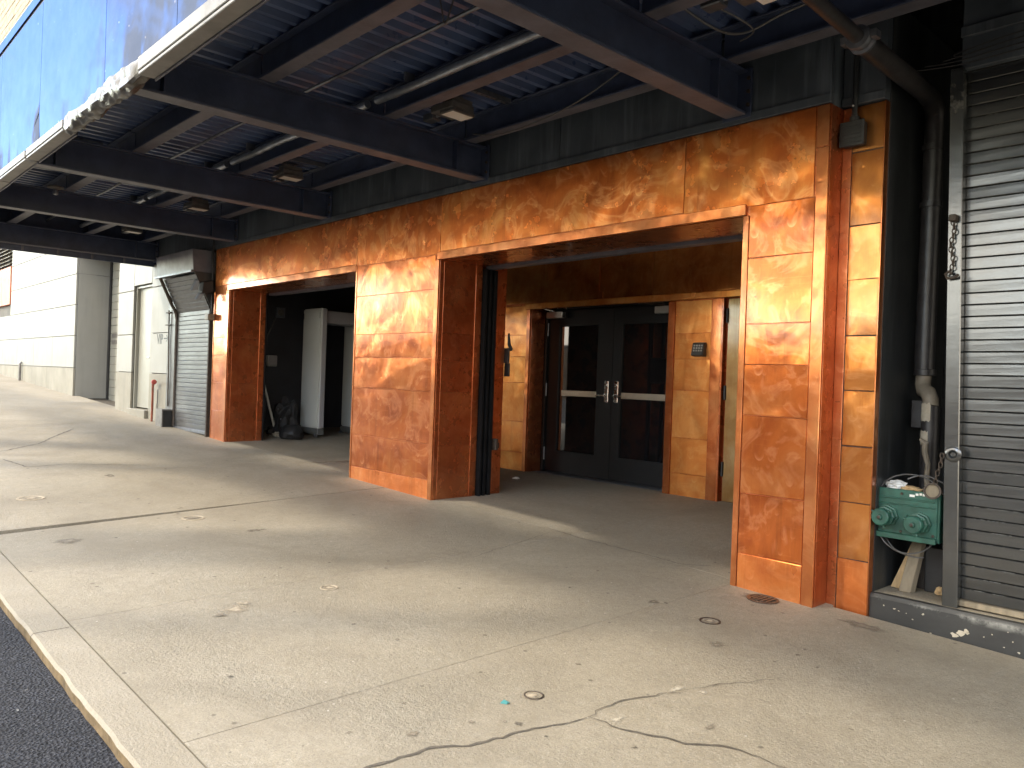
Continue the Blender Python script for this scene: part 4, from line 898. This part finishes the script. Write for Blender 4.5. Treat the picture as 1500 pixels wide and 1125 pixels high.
# ================================================================== LEFT HOODED SHUTTER
hs = thing('hooded_shutter', 'grey black roller shutter under a dusty sheet metal hood left of the copper front', 'roller shutter', (-12.6, 4.8, g(-12.6, 4.8)))
hx0, hx1 = -13.42, -11.90
bm = bmesh.new(); hexa(bm, [(hx0, 4.515, 1.47), (hx1, 4.515, 1.47), (hx1, 4.84, 1.47), (hx0, 4.84, 1.47), (hx0, 4.49, 1.80), (hx1, 4.49, 1.80), (hx1, 4.84, 1.80), (hx0, 4.84, 1.80)]); obj('hood', bm, 'crumple2' if 'crumple2' in M else 'flange', hs, .004)
bm = bmesh.new(); box(bm, hx0-.01, hx1+.01, 4.475, 4.515, 1.455, 1.49); obj('hood_lip', bm, 'dullgalv', hs, .004)
bm = bmesh.new()   # side cheek
pts = [(4.52, 1.468), (4.84, 1.468), (4.84, .93), (4.80, .93)]
va = [bm.verts.new((hx1+.0, y, z)) for y, z in pts]; vb = [bm.verts.new((hx1+.025, y, z)) for y, z in pts]
bm.faces.new(va); bm.faces.new(vb[::-1])
for k in range(4): bm.faces.new((va[k], va[(k+1) % 4], vb[(k+1) % 4], vb[k]))
obj('side_cheek', bm, 'black', hs)
me = slat_mesh('slat', -13.22, -11.915, .070, 'rollerl')
sx0 = Vector((0, 4.795, .93)); sx1 = Vector((0, 4.545, 1.46)); ln = (sx1-sx0).length; ang = math.atan2(-(sx1.y-sx0.y), sx1.z-sx0.z)
k = 0
while k*.07 < ln-.03:
    p = sx0.lerp(sx1, k*.07/ln); place('slat', me, hs, (0, p.y, p.z), (ang, 0, 0)); k += 1
z = .93-.07
while z > g(-12.5, 4.8)-.03: place('slat', me, hs, (0, 4.80, z), (random.uniform(-.03, .03), 0, 0)); z -= .07
B('curtain_backing', (-13.25, -11.86, 4.815, 4.83, -1.05, .95), 'rubber', hs)
B('bottom_bar', [(-13.22, -11.9, 4.77, 4.81, g(-12.9, 4.8)-.012, g(-12.9, 4.8)+.035)], 'dullgalv', hs, .003)
T('guide', [(-13.235, 4.50, 1.46), (-13.235, 4.70, 1.04), (-13.235, 4.765, .93), (-13.235, 4.785, .82), (-13.225, 4.785, g(-13.2, 4.8))], .026, 'iron', hs, 8)
B('guide_plate', (-13.60, -13.26, 4.775, 4.83, g(-13.4, 4.8)-.02, 1.12), 'rollerl', hs, .004)
B('guide', (-11.905, -11.865, 4.765, 4.83, g(-11.9, 4.8)-.02, .93), 'iron', hs, .003)
T('chain_tube', [(-13.50, 4.75, .98), (-13.50, 4.76, .40), (-13.46, 4.755, .05), (-13.45, 4.76, -.6)], .012, 'iron', hs, 6)
B('bracket', (-13.62, -13.44, 4.74, 4.77, .93, .95), 'iron', hs); B('bracket', (-13.64, -13.42, 4.74, 4.77, .73, .745), 'iron', hs)
t = thing('floor_box', 'small open fronted grey box on the ground at the foot of the hooded shutter', 'box', (-13.38, 4.7, g(-13.38, 4.7)))
zg = g(-13.38, 4.7)
B('shell', [(-13.52, -13.24, 4.60, 4.62, zg-.01, -.66), (-13.52, -13.50, 4.621, 4.77, zg-.01, -.66), (-13.52, -13.24, 4.60, 4.77, -.659, -.64)], 'lamp', t)
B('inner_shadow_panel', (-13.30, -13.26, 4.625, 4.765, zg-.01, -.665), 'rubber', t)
# black twin lamp on the left copper pier
t = thing('wall_light', 'black angular wall lamp on a bracket between the hooded shutter and copper front', 'wall light', (-11.84, 4.74, 1.22))
bm = bmesh.new(); hexa(bm, [(-11.90, 4.60, 1.16), (-11.78, 4.60, 1.14), (-11.78, 4.78, 1.17), (-11.90, 4.78, 1.17), (-11.93, 4.62, 1.33), (-11.78, 4.62, 1.31), (-11.78, 4.78, 1.36), (-11.90, 4.78, 1.36)]); obj('lamp_body', bm, 'rubber', t, .01)
bm = bmesh.new(); hexa(bm, [(-11.98, 4.50, 1.20), (-11.92, 4.50, 1.18), (-11.90, 4.59, 1.20), (-11.96, 4.59, 1.22), (-11.95, 4.56, 1.36), (-11.90, 4.56, 1.34), (-11.88, 4.60, 1.34), (-11.93, 4.60, 1.36)]); obj('visor', bm, 'dullgalv', t, .004)
bm = bmesh.new(); hexa(bm, [(-11.93, 4.55, 1.06), (-11.86, 4.55, 1.05), (-11.84, 4.62, 1.06), (-11.91, 4.62, 1.07), (-11.92, 4.60, 1.155), (-11.84, 4.60, 1.145), (-11.83, 4.66, 1.15), (-11.90, 4.66, 1.16)]); obj('lower_visor', bm, 'dullgalv', t, .004)
T('conduit', [(-11.80, 4.765, 2.3), (-11.815, 4.765, 1.7), (-11.80, 4.765, 1.37)], .014, 'rubber', t, 8)
T('lower_conduit', [(-11.80, 4.765, 1.14), (-11.80, 4.765, .84)], .012, 'rubber', t, 8)
B('switch_box', (-11.87, -11.74, 4.69, 4.79, .76, .85), 'pvc', t, .006)

# ================================================================== WHITE BUILDING
wb = thing('white_building', 'long white panelled building with recessed white shutter and VIP lettering beyond the canopy', 'building', (-19, 5.5, g(-19, 4.8)))
def gw(x): return g(x, 4.8)-.05
def wpan(x0, x1, z0, z1, mat='whitewall'):
    bm = bmesh.new(); box(bm, x0+.006, x1-.006, 4.8, 4.84, z0+.006, z1-.006); obj('wall_panel', bm, mat, wb, .003)
B('wall_backing', [(-60, -19.30, 4.85, 5.2, -1.5, 5.5), (-16.34, -15.45, 4.85, 5.6, -1.5, 5.5), (-14.50, -13.62, 4.85, 5.6, -1.5, 1.81), (-15.45, -14.50, 4.85, 5.6, 1.50, 5.5), (-19.30, -16.34, 4.85, 5.6, 2.50, 5.5), (-60, -14.47, 5.62, 9, -1.5, 5.5), (-14.46, -13.62, 5.62, 9, -1.5, 2.4)], 'joint', wb)
zr = [-.03, .675, 1.35, 2.02, 2.70, 3.38, 4.1, 4.8, 5.5]
off = [0, .9, .3, 1.2, 0, .9, .3, 1.2]
x = -19.30; cols = []
for r_ in range(8):
    x = -19.30; first = True
    while x > -44:
        wd = 1.85 if not first else 1.85-off[r_]*.9
        first = False; a, b_ = x-wd, x; z0, z1 = zr[r_], zr[r_+1]
        if a < -25.9 and b_ > -27.9 and 1.6 < (z0+z1)/2 < 3.4:
            if b_ > -25.85: wpan(-25.85, b_, z0, z1)
        else: wpan(a, b_, z0, z1)
        x -= wd
x = -19.30
while x > -44: wpan(x-2.3, x, gw(x), -.03, 'whitebase'); x -= 2.3
for x0, x1, zlim in ((-16.34, -15.45, 0), (-14.50, -13.62, 0)):
    zz = [-.07, .62, 1.42, 2.35, 3.38, 4.4, 5.5] if x0 < -15 else [-.07, .62, 1.42, 1.81]
    for a, b_ in zip(zz, zz[1:]): wpan(x0, x1, a, b_)
    wpan(x0, x1, gw(x1), -.07, 'whitebase')
wpan(-15.45, -14.50, 1.50, 2.35); wpan(-15.45, -14.50, 2.35, 3.38); wpan(-15.45, -14.50, 3.38, 5.5)
wpan(-19.30, -17.8, 2.50, 3.38); wpan(-17.8, -16.34, 2.50, 3.38); wpan(-19.30, -16.34, 3.38, 5.5)
B('reveal', [(-19.31, -19.295, 4.845, 5.50, gw(-19.3), 2.03), (-19.31, -19.295, 4.845, 5.50, 2.036, 2.50)], 'whitewall', wb, .002)
wd_ = B('shutter', (-19.2, -16.34, 5.53, 5.56, -.80, 2.50), 'joint', wb)
me = bpy.data.meshes.new('slat'); bm = bmesh.new(); box(bm, -19.2, -16.34, 5.505, 5.53, 0, .165); bmesh.ops.bevel(bm, geom=bm.edges[:], offset=.004, segments=1, affect='EDGES'); bm.to_mesh(me); bm.free(); me.materials.append(M['whitedoor'])
z = -.78
while z < 2.45: o = place('slat', me, wd_, (0, 0, z)); o.matrix_parent_inverse = Matrix(); z += .172
B('shutter_track', (-19.295, -19.2, 5.47, 5.56, -.80, 2.50), 'letter', wb)
B('vent', [(-19.1, -16.5, 5.495, 5.504, .66, .75), (-19.1, -16.5, 5.495, 5.504, .52, .61)], 'lamp', wd_)
wdr = B('door', (-15.445, -14.53, 4.90, 4.95, -.70, 1.46), 'whitedoor', wb, .003)
B('door_frame', [(-15.45, -15.405, 4.845, 4.899, -.72, 1.49), (-14.545, -14.505, 4.845, 4.899, -.72, 1.49), (-15.405, -14.545, 4.845, 4.899, 1.455, 1.49)], 'whitedoor', wb, .003)
bm = bmesh.new(); lathe(bm, (-14.68, 4.9, .20), (0, -1, 0), [(.03, 0), (.03, .01), (.012, .012), (.012, .05)], 12); tube(bm, [(-14.68, 4.855, .2), (-14.80, 4.85, .2)], .011, 8); obj('handle', bm, 'steelbright', wdr, smooth=True)
B('door_step', (-15.44, -14.51, 4.74, 4.99, gw(-15), -.722), 'whitebase', wb, .006)
# lettering
def text(body, x, z, h, sx_, parent):
    cu = bpy.data.curves.new('letters', 'FONT'); cu.body = body; cu.size = 1; cu.extrude = .004; cu.offset = .012
    tmp = bpy.data.objects.new('letters', cu); COL.objects.link(tmp); bpy.context.view_layer.update()
    me_ = bpy.data.meshes.new_from_object(tmp.evaluated_get(bpy.context.evaluated_depsgraph_get())); bpy.data.objects.remove(tmp); bpy.data.curves.remove(cu)
    k = h/.73
    for v in me_.vertices: v.co = Vector((x+v.co.x*k*sx_, 4.7995-v.co.z*.5, z+v.co.y*k+Z0))
    o = bpy.data.objects.new('lettering', me_); COL.objects.link(o); me_.materials.append(M['letter']); o.parent = parent; o.matrix_parent_inverse = Matrix.Translation(parent.location).inverted(); return o
text('VIP', -14.17, .435, .175, .86, wb)
bm = bmesh.new(); box(bm, -13.84, -13.66, 4.795, 4.7995, .512, .532)
for s in (1, -1):
    v = [bm.verts.new(p) for p in ((-13.64, 4.795, .522), (-13.70, 4.795, .522+s*.055), (-13.73, 4.795, .522+s*.055), (-13.67, 4.795, .522))]; bm.faces.new(v if s < 0 else v[::-1])
obj('arrow', bm, 'letter', wb)
# far end: orange sheet and louvre
B('orange_sheet', [(-29.4, -27.0, 4.775, 4.86, 1.66, 2.72), (-26.99, -25.88, 4.775, 4.86, 1.66, 2.72)], 'orange', wb, .004)
lv = B('louvre', [(-28.9, -25.88, 4.84, 4.9, 2.75, 3.6)], 'joint', wb)
for k in range(8):
    z = 2.78+k*.105; bm = bmesh.new(); hexa(bm, [(-28.85, 4.75, z), (-25.9, 4.75, z), (-25.9, 4.83, z+.05), (-28.85, 4.83, z+.05), (-28.85, 4.75, z+.012), (-25.9, 4.75, z+.012), (-25.9, 4.83, z+.062), (-28.85, 4.83, z+.062)]); obj('louvre_blade', bm, 'whitebase', lv)
# red standpipe
t = thing('standpipe', 'thin rusty red pipe with a bright red cap at the foot of the white wall', 'standpipe', (-14.07, 4.72, g(-14.07, 4.72)))
T('pipe', [(-14.07, 4.725, g(-14.07, 4.7)-.01), (-14.07, 4.725, -.26), (-14.06, 4.72, -.225), (-14.02, 4.72, -.215)], .019, 'red', t, 10)
bm = bmesh.new(); lathe(bm, (-14.02, 4.72, -.215), (1, -.2, 0), [(.03, -.01), (.042, 0), (.042, .05), (.03, .06)], 14); obj('cap', bm, 'redcap', t, smooth=True)
T('wall_pipe', [(-13.95, 4.765, -.34), (-13.96, 4.77, -.55), (-13.98, 4.77, -.60), (-13.97, 4.77, -.83)], .008, 'wire', t, 6)
tag(T('conduit_stub', [(-24.2, 4.75, g(-24.2, 4.75)), (-24.2, 4.75, .02), (-24.2, 4.79, .06)], .03, 'lamp', None, 8), 'short grey conduit stub at the base of the white wall far down the street', 'conduit')
# tan block wall rising above
tw = thing('tan_building', 'tan block wall rising above the far white building over the mirrored canopy edge', 'building', (-28, 6, g(-28, 5)))
B('wall', [(-90, -14.47, 5.04, 8.9, 5.51, 22)], 'tanj', tw)
me = bpy.data.meshes.new('block'); bm = bmesh.new(); box(bm, 0, .438, 5.0, 5.045, 0, .208); bmesh.ops.bevel(bm, geom=bm.edges[:], offset=.006, segments=1, affect='EDGES'); bm.to_mesh(me); bm.free(); me.materials.append(M['tan'])
rest = bmesh.new()
r_ = 0; z = 8.4
while z < 13.6:
    x = -38+(.225 if r_ % 2 else 0)
    while x < -21:
        # only blocks seen over the canopy edge are single parts
        vis = z > 9.0+max(0, (x+30.5))*.05 and x > -34 and x < -24.2 and 9.4 < z < 12.4
        if vis and (z-9.4) < 3.0: place('block', me, tw, (x, random.uniform(-.008, .004), z))
        else: box(rest, x, x+.438, 5.0, 5.045, z, z+.208)
        x += .45
    z += .22; r_ += 1
o = obj('block_courses', rest, 'tan', tw); o['kind'] = 'stuff'

# ================================================================== ACROSS THE STREET (behind the camera, a building met in reflections, and a gantry added for its shadows)
t = thing('low_building', 'long low brown building across the street, only reflected in the copper', 'building', (-30, -15, g(-30, -14)))
B('wall', (-100, 30, -26, -14, -3, 1.75), 'wallopp', t); B('parapet', (-100.1, 30.1, -14.1, -13.98, 1.76, 1.95), 'frame', t)
t = thing('added_shadow_gantry', 'steel gantry added out of view across the street to cast long soft shadows', 'gantry', (-18, -16.3, g(-18, -16)))
B('beam', (-60, 6, -16.1, -15.9, 16.10, 17.0), 'frame', t)  # unseen frame, added only to throw shadow bands on the sidewalk
for x, wd in ((-18.16, 1.1), (-16.25, .16), (-22.4, .42), (-24.4, .65), (-31.4, .8), (-42, .8)):
    B('post', [(x-wd/2, x+wd/2, -16.35, -16.11, -2, 19.5)], 'frame', t)
